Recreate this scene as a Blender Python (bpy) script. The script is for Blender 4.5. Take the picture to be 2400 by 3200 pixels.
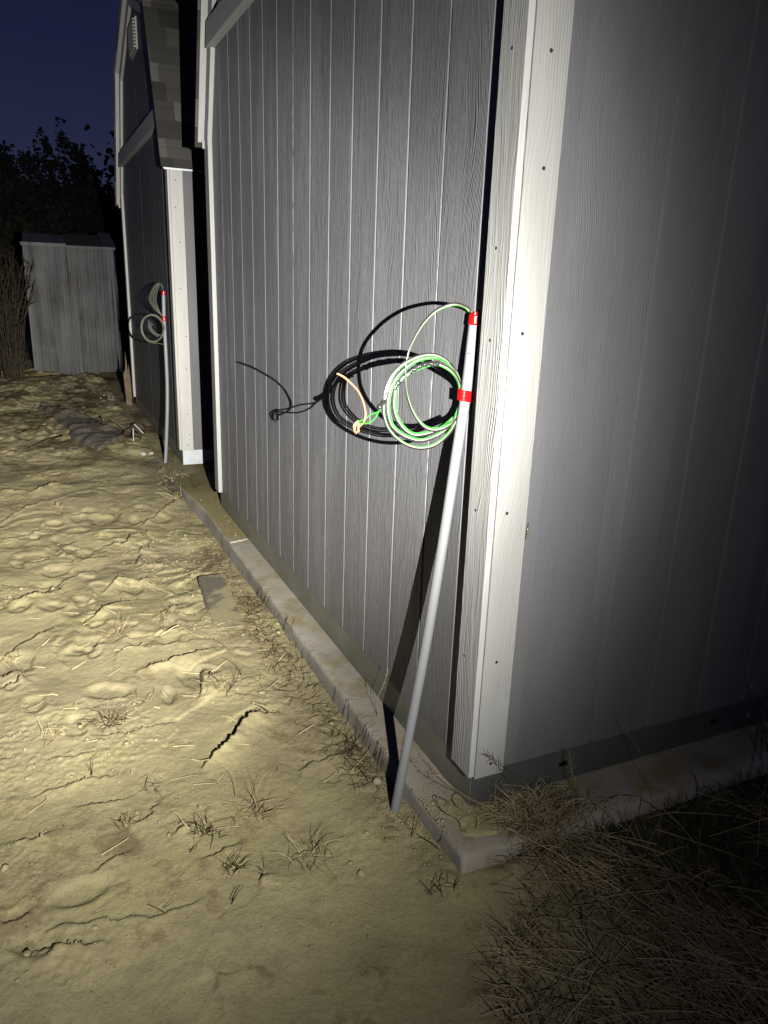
import bpy, bmesh, math, random
import numpy as np
from mathutils import Vector, Matrix

for o in list(bpy.data.objects):
    bpy.data.objects.remove(o)
scene = bpy.context.scene
COL = scene.collection
R = math.radians

# ------------------------------------------------------------------ camera
CAM = Vector((-0.9659, -1.4590, 1.3678))
right = Vector((0.91064559, -0.41178832, 0.03398524))
up = Vector((0.09061168, 0.27927578, 0.95592602))
fwd = Vector((0.40313042, 0.86743036, -0.29163408))
cam = bpy.data.cameras.new('camera')
cam.sensor_fit = 'VERTICAL'
cam.sensor_height = 32.0
cam.lens = 23.436
cam.clip_start = 0.02
cam.clip_end = 600
camo = bpy.data.objects.new('camera', cam)
COL.objects.link(camo)
M = Matrix((right, up, -fwd)).transposed().to_4x4()
M.translation = CAM
camo.matrix_world = M
scene.camera = camo

# ------------------------------------------------------------------ sky at dusk
w = bpy.data.worlds.new('World')
scene.world = w
w.use_nodes = True
nt = w.node_tree
nt.nodes.clear()
wo = nt.nodes.new('ShaderNodeOutputWorld')
bg = nt.nodes.new('ShaderNodeBackground')
tc = nt.nodes.new('ShaderNodeTexCoord')
sx = nt.nodes.new('ShaderNodeSeparateXYZ')
rp = nt.nodes.new('ShaderNodeValToRGB')
nt.links.new(tc.outputs['Generated'], sx.inputs[0])
nt.links.new(sx.outputs['Z'], rp.inputs[0])
el = rp.color_ramp.elements
el[0].position = 0.0; el[0].color = (0.027, 0.034, 0.072, 1)
el[1].position = 1.0; el[1].color = (0.004, 0.004, 0.014, 1)
for p, c in ((0.05, (0.025, 0.031, 0.067, 1)), (0.14, (0.0168, 0.0205, 0.052, 1)), (0.24, (0.0112, 0.0133, 0.040, 1)), (0.36, (0.0075, 0.009, 0.030, 1))):
    e = el.new(p); e.color = c
nt.links.new(rp.outputs[0], bg.inputs[0])
bg.inputs[1].default_value = 1.0
nt.links.new(bg.outputs[0], wo.inputs[0])

# ------------------------------------------------------------------ the hand torch that lights the place
LPOS = Vector((-0.69, -1.80, 1.36))
LAIM = Vector((-0.0694, 0.9921, -0.1045)).normalized()
li = bpy.data.lights.new('flashlight', 'SPOT')
li.energy = 4350
li.color = (1.0, 0.975, 0.92)
li.spot_size = R(170)
li.spot_blend = 0.15
li.shadow_soft_size = 0.002
lo = bpy.data.objects.new('flashlight', li)
COL.objects.link(lo)
lo.location = LPOS
lo.rotation_euler = LAIM.to_track_quat('-Z', 'Y').to_euler()
li.use_nodes = True
lt = li.node_tree
em = lt.nodes.get('Emission') or lt.nodes.new('ShaderNodeEmission')
ltc = lt.nodes.new('ShaderNodeTexCoord')
lsp = lt.nodes.new('ShaderNodeSeparateXYZ')
lt.links.new(ltc.outputs['Normal'], lsp.inputs[0])
lab = lt.nodes.new('ShaderNodeMath'); lab.operation = 'ABSOLUTE'
lt.links.new(lsp.outputs['Z'], lab.inputs[0])
lac = lt.nodes.new('ShaderNodeMath'); lac.operation = 'ARCCOSINE'
lt.links.new(lab.outputs[0], lac.inputs[0])
lmr = lt.nodes.new('ShaderNodeMath'); lmr.operation = 'DIVIDE'
lmr.inputs[1].default_value = R(90)
lt.links.new(lac.outputs[0], lmr.inputs[0])
lfc = lt.nodes.new('ShaderNodeFloatCurve')
lt.links.new(lmr.outputs[0], lfc.inputs[1])
BEAM = [(0, 1.0), (4, .88), (8, .62), (14, .385), (20, .262), (23, .190), (25, .128), (27, .082), (29, .059), (32, .0415), (35, .0275), (38, .0145), (46, .0040), (56, .0012), (72, .0006), (90, .0004)]
cv = lfc.mapping.curves[0]
cv.points[0].location = (0, BEAM[0][1]); cv.points[1].location = (1, BEAM[-1][1])
for a, v in BEAM[1:-1]:
    cv.points.new(a / 90.0, v)
lfc.mapping.update()
lt.links.new(lfc.outputs[0], em.inputs['Strength'])

# ------------------------------------------------------------------ exposure
vs = scene.view_settings
vs.view_transform = 'Standard'
vs.look = 'None'
vs.exposure = 0
vs.gamma = 1
scene.render.engine = 'CYCLES'
scene.cycles.max_bounces = 5
scene.cycles.diffuse_bounces = 0

rnd = random.Random(7)
nrs = np.random.RandomState(11)


# ------------------------------------------------------------------ helpers
def tag(o, label=None, cat=None, group=None, kind=None):
    if label: o['label'] = label
    if cat: o['category'] = cat
    if group: o['group'] = group
    if kind: o['kind'] = kind
    return o


def empty(name, loc, label, cat, group=None):
    o = bpy.data.objects.new(name, None)
    COL.objects.link(o)
    o.location = loc
    o.empty_display_size = 0.1
    return tag(o, label, cat, group)


def link(name, me, mat, parent=None):
    """vertices are world coordinates; a parent only offsets the origin"""
    o = bpy.data.objects.new(name, me)
    COL.objects.link(o)
    if mat is not None:
        for m in (mat if isinstance(mat, (list, tuple)) else [mat]):
            me.materials.append(m)
    if parent is not None:
        o.parent = parent
        base = Vector((0, 0, 0)); p = parent
        while p is not None:
            base += p.location; p = p.parent
        o.location = -base
    return o


def pymesh(name, verts, faces, smooth=False):
    me = bpy.data.meshes.new(name)
    me.from_pydata([tuple(v) for v in verts], [], faces)
    me.update()
    if smooth:
        me.polygons.foreach_set('use_smooth', [True] * len(me.polygons))
    return me


def npmesh(name, V, F, smooth=False, mats=None):
    """V (n,3) array, F (m,k) array"""
    me = bpy.data.meshes.new(name)
    V = np.asarray(V, dtype=np.float32); F = np.asarray(F, dtype=np.int32)
    k = F.shape[1]
    me.vertices.add(len(V)); me.vertices.foreach_set('co', V.ravel())
    me.loops.add(F.size); me.loops.foreach_set('vertex_index', F.ravel())
    me.polygons.add(len(F))
    me.polygons.foreach_set('loop_start', np.arange(0, F.size, k, dtype=np.int32))
    me.polygons.foreach_set('loop_total', np.full(len(F), k, dtype=np.int32))
    if smooth:
        me.polygons.foreach_set('use_smooth', np.ones(len(F), dtype=bool))
    if mats is not None:
        me.polygons.foreach_set('material_index', np.asarray(mats, dtype=np.int32))
    me.update(calc_edges=True)
    return me


class MB:
    def __init__(s): s.v = []; s.f = []
    def box(s, x0, x1, y0, y1, z0, z1):
        n = len(s.v)
        s.v += [(x0, y0, z0), (x1, y0, z0), (x1, y1, z0), (x0, y1, z0), (x0, y0, z1), (x1, y0, z1), (x1, y1, z1), (x0, y1, z1)]
        s.f += [tuple(n + i for i in q) for q in ((0, 3, 2, 1), (4, 5, 6, 7), (0, 1, 5, 4), (1, 2, 6, 5), (2, 3, 7, 6), (3, 0, 4, 7))]
        return s
    def prism(s, poly, a0, a1, axis='x'):
        """poly: 2d points; extruded along axis from a0 to a1"""
        n = len(s.v); k = len(poly)
        for a in (a0, a1):
            for (p, q) in poly:
                s.v.append({'x': (a, p, q), 'y': (p, a, q), 'z': (p, q, a)}[axis])
        s.f.append(tuple(n + i for i in range(k - 1, -1, -1)))
        s.f.append(tuple(n + k + i for i in range(k)))
        for i in range(k):
            j = (i + 1) % k
            s.f.append((n + i, n + j, n + k + j, n + k + i))
        return s
    def tube(s, pts, rad, seg=8, cap=True):
        pts = [Vector(p) for p in pts]
        m = len(pts); rads = rad if isinstance(rad, (list, tuple)) else [rad] * m
        n0 = len(s.v); prev = None
        for i, p in enumerate(pts):
            t = (pts[min(i + 1, m - 1)] - pts[max(i - 1, 0)])
            t = t.normalized() if t.length > 1e-9 else Vector((0, 0, 1))
            if prev is None:
                a = t.orthogonal().normalized()
            else:
                a = (prev - t * prev.dot(t))
                a = a.normalized() if a.length > 1e-6 else t.orthogonal().normalized()
            prev = a; b = t.cross(a)
            for k in range(seg):
                an = 2 * math.pi * k / seg
                s.v.append(tuple(p + (a * math.cos(an) + b * math.sin(an)) * rads[i]))
        for i in range(m - 1):
            for k in range(seg):
                k2 = (k + 1) % seg
                s.f.append((n0 + i * seg + k, n0 + i * seg + k2, n0 + (i + 1) * seg + k2, n0 + (i + 1) * seg + k))
        if cap:
            s.f.append(tuple(n0 + k for k in range(seg - 1, -1, -1)))
            s.f.append(tuple(n0 + (m - 1) * seg + k for k in range(seg)))
        return s
    def build(s, name, mat, parent=None, smooth=False, bevel=0, fix=True):
        me = bpy.data.meshes.new(name)
        me.from_pydata(s.v, [], s.f)
        if fix or bevel:
            bm = bmesh.new(); bm.from_mesh(me)
            bmesh.ops.recalc_face_normals(bm, faces=bm.faces)
            if bevel:
                bmesh.ops.bevel(bm, geom=list(bm.edges), offset=bevel, segments=2, affect='EDGES', profile=0.5, clamp_overlap=True)
            bm.to_mesh(me); bm.free()
        me.update()
        if smooth:
            me.polygons.foreach_set('use_smooth', [True] * len(me.polygons))
        return link(name, me, mat, parent)


def spline(pts, n=6):
    """Catmull-Rom through the points"""
    P = [Vector(p) for p in pts]; out = []
    for i in range(len(P) - 1):
        p0 = P[max(i - 1, 0)]; p1 = P[i]; p2 = P[i + 1]; p3 = P[min(i + 2, len(P) - 1)]
        for k in range(n):
            t = k / n
            out.append(0.5 * ((2 * p1) + (p2 - p0) * t + (2 * p0 - 5 * p1 + 4 * p2 - p3) * t * t + (-p0 + 3 * p1 - 3 * p2 + p3) * t ** 3))
    out.append(P[-1])
    return out


# numpy value noise ---------------------------------------------------------
def _hash(ix, iy, seed):
    h = (ix.astype(np.int64) * 374761393 + iy.astype(np.int64) * 668265263 + seed * 1442695041) & 0x7fffffff
    h = ((h ^ (h >> 13)) * 1274126177) & 0x7fffffff
    h = (h ^ (h >> 16)) & 0xffff
    return h / 65535.0


def vnoise(x, y, seed=0):
    x = np.asarray(x, float); y = np.asarray(y, float)
    ix = np.floor(x); iy = np.floor(y); fx = x - ix; fy = y - iy
    ux = fx * fx * fx * (fx * (fx * 6 - 15) + 10); uy = fy * fy * fy * (fy * (fy * 6 - 15) + 10)
    a = _hash(ix, iy, seed); b = _hash(ix + 1, iy, seed); c = _hash(ix, iy + 1, seed); d = _hash(ix + 1, iy + 1, seed)
    return (a + (b - a) * ux) * (1 - uy) + (c + (d - c) * ux) * uy


def fbm(x, y, sc, octv=4, seed=0, gain=0.5):
    t = 0; a = 1; s = 0
    for i in range(octv):
        c, sn = math.cos(0.7 * i + .3), math.sin(0.7 * i + .3)
        xx = (x * c - y * sn) * sc * 2.03 ** i; yy = (x * sn + y * c) * sc * 2.03 ** i
        t = t + a * (vnoise(xx + 17.3 * i, yy - 9.1 * i, seed + i) - 0.5); s += a; a *= gain
    return t / s * 2


def sstep(a, b, x):
    t = np.clip((x - a) / (b - a), 0, 1)
    return t * t * (3 - 2 * t)


# ------------------------------------------------------------------ materials
def newmat(name):
    m = bpy.data.materials.new(name); m.use_nodes = True
    n = m.node_tree
    return m, n, n.nodes['Principled BSDF']


def N(n, t, **k):
    x = n.nodes.new(t)
    for a, b in k.items(): setattr(x, a, b)
    return x


def math_(n, op, a, b=None, clamp=False):
    x = N(n, 'ShaderNodeMath', operation=op); x.use_clamp = clamp
    for i, v in enumerate((a, b)):
        if v is None: continue
        if isinstance(v, (int, float)): x.inputs[i].default_value = v
        else: n.links.new(v, x.inputs[i])
    return x.outputs[0]


def noise(n, vec, scale, detail=3, rough=0.5, dist=0.0):
    x = N(n, 'ShaderNodeTexNoise'); x.inputs['Scale'].default_value = scale; x.inputs['Detail'].default_value = detail
    x.inputs['Roughness'].default_value = rough; x.inputs['Distortion'].default_value = dist
    n.links.new(vec, x.inputs['Vector']); return x.outputs['Fac']


def ramp(n, fac, stops):
    r = N(n, 'ShaderNodeValToRGB'); e = r.color_ramp.elements
    e[0].position = stops[0][0]; e[0].color = (*stops[0][1], 1)
    e[1].position = stops[-1][0]; e[1].color = (*stops[-1][1], 1)
    for p, c in stops[1:-1]:
        q = e.new(p); q.color = (*c, 1)
    n.links.new(fac, r.inputs[0]); return r.outputs[0]


def scl(n, vec, s, off=(0, 0, 0)):
    x = N(n, 'ShaderNodeMapping'); x.inputs['Scale'].default_value = s; x.inputs['Location'].default_value = off
    n.links.new(vec, x.inputs['Vector']); return x.outputs[0]


def geo(n):
    return N(n, 'ShaderNodeNewGeometry').outputs['Position']


def bump(n, b, h, dist, strength=1.0):
    x = N(n, 'ShaderNodeBump'); x.inputs['Distance'].default_value = dist; x.inputs['Strength'].default_value = strength
    n.links.new(h, x.inputs['Height']); n.links.new(x.outputs[0], b.inputs['Normal'])


def grain_height(n, P, freq, seed=0.0, warp=1.0, boards=False):
    """embossed wood grain that runs up the wall (world z)"""
    s = N(n, 'ShaderNodeSeparateXYZ'); n.links.new(P, s.inputs[0])
    h = math_(n, 'ADD', s.outputs['X'], s.outputs['Y'])
    comb = N(n, 'ShaderNodeCombineXYZ')
    n.links.new(h, comb.inputs[0]); n.links.new(s.outputs['Z'], comb.inputs[2]); comb.inputs[1].default_value = seed
    if boards:
        n.links.new(math_(n, 'MULTIPLY', math_(n, 'FLOOR', math_(n, 'DIVIDE', math_(n, 'SUBTRACT', h, 0.1398), 0.2032)), 3.71), comb.inputs[1])
    V = comb.outputs[0]
    w1 = noise(n, scl(n, V, (7, 1, 1.5)), 1.0, 2, 0.5)
    w2 = noise(n, scl(n, V, (30, 1, 7)), 1.0, 2, 0.5)
    hh = math_(n, 'ADD', h, math_(n, 'MULTIPLY', math_(n, 'SUBTRACT', w1, 0.5), 0.13 * warp))
    hh = math_(n, 'ADD', hh, math_(n, 'MULTIPLY', math_(n, 'SUBTRACT', w2, 0.5), 0.010 * warp))
    c2 = N(n, 'ShaderNodeCombineXYZ')
    n.links.new(hh, c2.inputs[0]); n.links.new(s.outputs['Z'], c2.inputs[2]); c2.inputs[1].default_value = seed + 3
    fine = noise(n, scl(n, c2.outputs[0], (freq, 1, freq * 0.05)), 1.0, 2.5, 0.55)
    med = noise(n, scl(n, c2.outputs[0], (freq * 0.35, 1, freq * 0.022)), 1.0, 2, 0.5)
    # long rings of a flat-sawn board, only in patches
    wv = math_(n, 'SINE', math_(n, 'MULTIPLY', hh, freq * 2.3))
    msk = noise(n, scl(n, V, (9, 1, 1.1), (4.2, 0, 1.7)), 1.0, 1, 0.5)
    msk = math_(n, 'MULTIPLY', math_(n, 'SUBTRACT', msk, 0.50, ), 8.0, clamp=True)
    rings = math_(n, 'MULTIPLY', math_(n, 'POWER', math_(n, 'ABSOLUTE', wv), 3.0), msk)
    sharp = math_(n, 'MULTIPLY', math_(n, 'SUBTRACT', fine, 0.5), 3.2, clamp=True)
    out = math_(n, 'ADD', math_(n, 'MULTIPLY', sharp, 0.55), math_(n, 'MULTIPLY', rings, 0.40))
    out = math_(n, 'ADD', out, math_(n, 'MULTIPLY', med, 0.7))
    return out, V


def mat_siding(name, col, rough=0.5, freq=250, dist=0.0024):
    m, n, b = newmat(name)
    P = geo(n)
    h, V = grain_height(n, P, freq, boards=True)
    tone = noise(n, scl(n, V, (4, 1, 1.2)), 1.0, 4, 0.6)
    c = ramp(n, tone, [(0.3, tuple(x * 0.88 for x in col)), (0.7, tuple(x * 1.1 for x in col))])
    # dust splashed up from the sand on the lowest boards
    s = N(n, 'ShaderNodeSeparateXYZ'); n.links.new(P, s.inputs[0])
    d = math_(n, 'MULTIPLY', math_(n, 'SUBTRACT', 0.75, s.outputs['Z']), 1.1, clamp=True)
    d = math_(n, 'MULTIPLY', d, noise(n, scl(n, V, (14, 1, 2.2)), 1.0, 4, 0.6))
    mx = N(n, 'ShaderNodeMixRGB'); mx.inputs[2].default_value = (0.20, 0.17, 0.105, 1)
    n.links.new(math_(n, 'MULTIPLY', d, 0.55), mx.inputs[0]); n.links.new(c, mx.inputs[1])
    n.links.new(mx.outputs[0], b.inputs['Base Color'])
    b.inputs['Roughness'].default_value = rough
    b.inputs['Specular IOR Level'].default_value = 0.35
    bump(n, b, h, dist)
    return m


def mat_trim(name, col, freq=170, dist=0.0013, seed=0):
    m, n, b = newmat(name)
    P = geo(n)
    h, V = grain_height(n, P, freq, seed)
    tone = noise(n, scl(n, V, (12, 1, 2)), 1.0, 5, 0.65)
    c = ramp(n, tone, [(0.25, tuple(x * 0.86 for x in col)), (0.6, col), (0.8, tuple(min(1, x * 1.05) for x in col))])
    n.links.new(c, b.inputs['Base Color'])
    b.inputs['Roughness'].default_value = 0.5
    b.inputs['Specular IOR Level'].default_value = 0.3
    bump(n, b, h, dist)
    return m


def mat_plain(name, col, rough=0.6, metal=0.0, var=0.12, sc=20, bd=0.0, spec=0.4, bsc=None):
    m, n, b = newmat(name)
    P = geo(n)
    t = noise(n, P, sc, 4, 0.6)
    n.links.new(ramp(n, t, [(0.3, tuple(x * (1 - var) for x in col)), (0.7, tuple(min(1, x * (1 + var)) for x in col))]), b.inputs['Base Color'])
    b.inputs['Roughness'].default_value = rough; b.inputs['Metallic'].default_value = metal
    b.inputs['Specular IOR Level'].default_value = spec
    if bd: bump(n, b, noise(n, P, bsc or sc * 4, 4, 0.6), bd)
    return m


def mat_ground():
    m, n, b = newmat('sandy_soil')
    P = geo(n)
    big = noise(n, P, 1.3, 4, 0.6)
    mid = noise(n, P, 9, 5, 0.65)
    fine = noise(n, P, 130, 4, 0.7)
    c1 = ramp(n, big, [(0.25, (0.45, 0.38, 0.235)), (0.5, (0.53, 0.465, 0.253)), (0.75, (0.59, 0.525, 0.265))])
    c2 = ramp(n, mid, [(0.33, (0.84, 0.82, 0.86)), (0.45, (0.95, 0.94, 0.97)), (0.56, (1.0, 1.0, 1.0)), (0.75, (1.06, 1.06, 1.0))])
    mx = N(n, 'ShaderNodeMixRGB', blend_type='MULTIPLY'); mx.inputs[0].default_value = 1
    n.links.new(c1, mx.inputs[1]); n.links.new(c2, mx.inputs[2])
    c3 = ramp(n, fine, [(0.32, (0.80, 0.79, 0.78)), (0.5, (1, 1, 1)), (0.72, (1.10, 1.09, 1.06))])
    m2 = N(n, 'ShaderNodeMixRGB', blend_type='MULTIPLY'); m2.inputs[0].default_value = 0.8
    n.links.new(mx.outputs[0], m2.inputs[1]); n.links.new(c3, m2.inputs[2])
    # brown dried plant matter mixed in the soil of the churned patches far back
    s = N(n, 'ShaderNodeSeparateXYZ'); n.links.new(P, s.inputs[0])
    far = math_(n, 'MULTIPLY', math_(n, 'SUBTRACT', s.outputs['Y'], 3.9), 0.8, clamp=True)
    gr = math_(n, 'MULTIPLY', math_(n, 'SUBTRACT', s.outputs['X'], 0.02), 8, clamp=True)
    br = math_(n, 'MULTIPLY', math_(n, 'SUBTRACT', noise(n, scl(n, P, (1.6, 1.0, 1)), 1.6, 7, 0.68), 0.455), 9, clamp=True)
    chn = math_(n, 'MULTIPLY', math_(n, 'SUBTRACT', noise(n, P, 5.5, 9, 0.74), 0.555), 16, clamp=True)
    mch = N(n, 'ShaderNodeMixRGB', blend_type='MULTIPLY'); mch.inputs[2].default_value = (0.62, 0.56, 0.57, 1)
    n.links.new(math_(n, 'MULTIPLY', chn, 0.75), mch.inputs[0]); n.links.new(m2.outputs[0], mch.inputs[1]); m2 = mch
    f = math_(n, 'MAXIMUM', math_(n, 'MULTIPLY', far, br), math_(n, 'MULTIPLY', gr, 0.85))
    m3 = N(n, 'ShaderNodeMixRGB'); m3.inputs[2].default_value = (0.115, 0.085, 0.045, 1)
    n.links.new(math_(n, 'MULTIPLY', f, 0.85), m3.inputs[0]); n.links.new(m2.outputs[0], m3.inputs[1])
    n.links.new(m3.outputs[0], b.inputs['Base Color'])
    b.inputs['Roughness'].default_value = 0.95
    b.inputs['Specular IOR Level'].default_value = 0.1
    vo = N(n, 'ShaderNodeTexVoronoi'); vo.inputs['Scale'].default_value = 75; n.links.new(P, vo.inputs['Vector'])
    peb = math_(n, 'MULTIPLY', math_(n, 'SUBTRACT', 0.30, vo.outputs['Distance']), 3.0, clamp=True)
    pm = math_(n, 'MULTIPLY', math_(n, 'SUBTRACT', noise(n, P, 14, 3, 0.6), 0.50), 8, clamp=True)
    h = math_(n, 'ADD', math_(n, 'MULTIPLY', noise(n, P, 95, 7, 0.72), 1.0), math_(n, 'MULTIPLY', fine, 0.45))
    h = math_(n, 'ADD', h, math_(n, 'MULTIPLY', math_(n, 'MULTIPLY', peb, pm), 0.7))
    bump(n, b, h, 0.0028)
    return m


def mat_concrete():
    m, n, b = newmat('concrete')
    P = geo(n)
    t = noise(n, P, 6, 6, 0.65); f = noise(n, P, 180, 4, 0.7)
    c = ramp(n, t, [(0.28, (0.36, 0.315, 0.235)), (0.48, (0.53, 0.475, 0.375)), (0.62, (0.56, 0.52, 0.44)), (0.78, (0.64, 0.60, 0.52))])
    s = N(n, 'ShaderNodeSeparateXYZ'); n.links.new(P, s.inputs[0])
    g = N(n, 'ShaderNodeNewGeometry'); sn = N(n, 'ShaderNodeSeparateXYZ'); n.links.new(g.outputs['Normal'], sn.inputs[0])
    up_ = math_(n, 'MULTIPLY', math_(n, 'SUBTRACT', sn.outputs['Z'], 0.6), 3, clamp=True)
    far = math_(n, 'MULTIPLY', math_(n, 'SUBTRACT', s.outputs['Y'], 2.36), 12, clamp=True)
    pat = math_(n, 'MULTIPLY', math_(n, 'SUBTRACT', noise(n, P, 5.2, 8, 0.7), 0.49), 9, clamp=True)
    d = math_(n, 'MULTIPLY', math_(n, 'MAXIMUM', far, math_(n, 'MULTIPLY', pat, 0.75)), up_)
    mx = N(n, 'ShaderNodeMixRGB'); mx.inputs[2].default_value = (0.40, 0.34, 0.165, 1)
    n.links.new(d, mx.inputs[0]); n.links.new(c, mx.inputs[1])
    n.links.new(mx.outputs[0], b.inputs['Base Color'])
    b.inputs['Roughness'].default_value = 0.85; b.inputs['Specular IOR Level'].default_value = 0.2
    bump(n, b, math_(n, 'ADD', math_(n, 'MULTIPLY', t, 0.8), math_(n, 'MULTIPLY', f, 0.5)), 0.006)
    return m


def mat_shingle():
    m, n, b = newmat('asphalt_shingle')
    P = geo(n)
    s = N(n, 'ShaderNodeSeparateXYZ'); n.links.new(P, s.inputs[0])
    row = math_(n, 'FLOOR', math_(n, 'DIVIDE', math_(n, 'ADD', s.outputs['Z'], 0.014), 0.127))
    col = math_(n, 'FLOOR', math_(n, 'DIVIDE', math_(n, 'ADD', s.outputs['X'], math_(n, 'MULTIPLY', row, 0.37)), 0.165))
    cb = N(n, 'ShaderNodeCombineXYZ'); n.links.new(row, cb.inputs[0]); n.links.new(col, cb.inputs[1])
    wn = N(n, 'ShaderNodeTexWhiteNoise'); n.links.new(cb.outputs[0], wn.inputs['Vector'])
    alt = math_(n, 'MULTIPLY', math_(n, 'MODULO', row, 2), 0.35)
    v = math_(n, 'ADD', math_(n, 'MULTIPLY', wn.outputs['Value'], 0.65), alt)
    gr = noise(n, P, 320, 3, 0.7)
    v = math_(n, 'ADD', v, math_(n, 'MULTIPLY', math_(n, 'SUBTRACT', gr, 0.5), 0.5))
    n.links.new(ramp(n, v, [(0.0, (0.050, 0.047, 0.042)), (0.5, (0.080, 0.076, 0.068)), (1.0, (0.165, 0.158, 0.14))]), b.inputs['Base Color'])
    b.inputs['Roughness'].default_value = 0.95
    b.inputs['Specular IOR Level'].default_value = 0.1
    bump(n, b, gr, 0.002)
    return m


MT = {}
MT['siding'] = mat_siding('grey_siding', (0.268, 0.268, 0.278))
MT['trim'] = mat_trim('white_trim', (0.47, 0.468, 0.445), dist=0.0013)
MT['trim_far'] = mat_trim('white_trim_far', (0.62, 0.60, 0.555), dist=0.001)  # same white paint, lightened to put stronger light into the far boards
MT['siding_side'] = mat_siding('grey_siding_side', (0.205, 0.206, 0.216), dist=0.0013)  # same siding as the gable, darkened to paint in this wall's dimmer light
MT['siding_far'] = mat_siding('grey_siding_far', (0.150, 0.150, 0.156), dist=0.001)  # darker copy of the siding; the farther shed's dimness is in the colour
MT['trim2'] = mat_trim('white_trim_side', (0.60, 0.60, 0.57), seed=5.3, dist=0.0020)  # trim paint brightened so its colour carries the light on the gable-side board
MT['band'] = mat_trim('band_trim', (0.60, 0.60, 0.57), freq=150, dist=0.0005)
MT['plate'] = mat_plain('galvanised_rail', (0.30, 0.30, 0.245), 0.45, 0.22, 0.18, 5, 0.0006, bsc=40)
MT['plate_side'] = mat_plain('base_rail_shaded', (0.13, 0.132, 0.128), 0.5, 0.2, 0.18, 5, 0.0006, bsc=40)  # same galvanised rail, with the shade of the eave side painted into it
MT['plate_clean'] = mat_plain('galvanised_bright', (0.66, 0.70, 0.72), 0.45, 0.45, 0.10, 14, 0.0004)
MT['concrete'] = mat_concrete()
MT['shingle'] = mat_shingle()
MT['nail'] = mat_plain('nail_hole', (0.03, 0.03, 0.03), 0.7)
MT['dark'] = mat_plain('dark_gap', (0.01, 0.01, 0.01), 0.9)
MT['pvc'] = mat_plain('grey_pvc', (0.285, 0.292, 0.305), 0.45, 0, 0.04, 9, 0.0002, 0.5, 30)
MT['redtape'] = mat_plain('red_tape', (0.55, 0.008, 0.008), 0.22, 0, 0.06, 60, 0.0004, 0.6)
MT['wgreen'] = mat_plain('green_wire', (0.035, 0.27, 0.032), 0.5, 0, 0.05, 30, 0, 0.5)
MT['wwhite'] = mat_plain('white_wire', (0.33, 0.315, 0.24), 0.5, 0, 0.05, 30, 0, 0.5)
MT['wblack'] = mat_plain('black_wire', (0.018, 0.018, 0.021), 0.3, 0, 0.2, 30, 0, 0.7)
MT['blktape'] = mat_plain('black_tape', (0.025, 0.025, 0.025), 0.2, 0, 0.3, 90, 0.0012, 0.8)
MT['copper'] = mat_plain('bare_copper', (0.42, 0.18, 0.10), 0.45, 0.2, 0.15, 200, 0, 0.6)
MT['straw'] = mat_plain('straw', (0.72, 0.60, 0.33), 0.6, 0, 0.3, 7)
MT['straw2'] = mat_plain('grey_straw', (0.34, 0.26, 0.135), 0.75, 0, 0.35, 7)
MT['twig'] = mat_plain('brown_twig', (0.085, 0.055, 0.025), 0.85, 0, 0.4, 15)
MT['grassdry'] = mat_plain('dry_grass', (0.56, 0.455, 0.275), 0.7, 0, 0.45, 9)
MT['grassgreen'] = mat_plain('green_grass', (0.040, 0.062, 0.022), 0.6, 0, 0.5, 9)
MT['leaf'] = mat_plain('night_leaves', (0.030, 0.034, 0.022), 0.8, 0, 0.4, 0.8)
MT['bark'] = mat_plain('bark', (0.035, 0.028, 0.02), 0.9, 0, 0.4, 6)
MT['ground'] = mat_ground()
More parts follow.
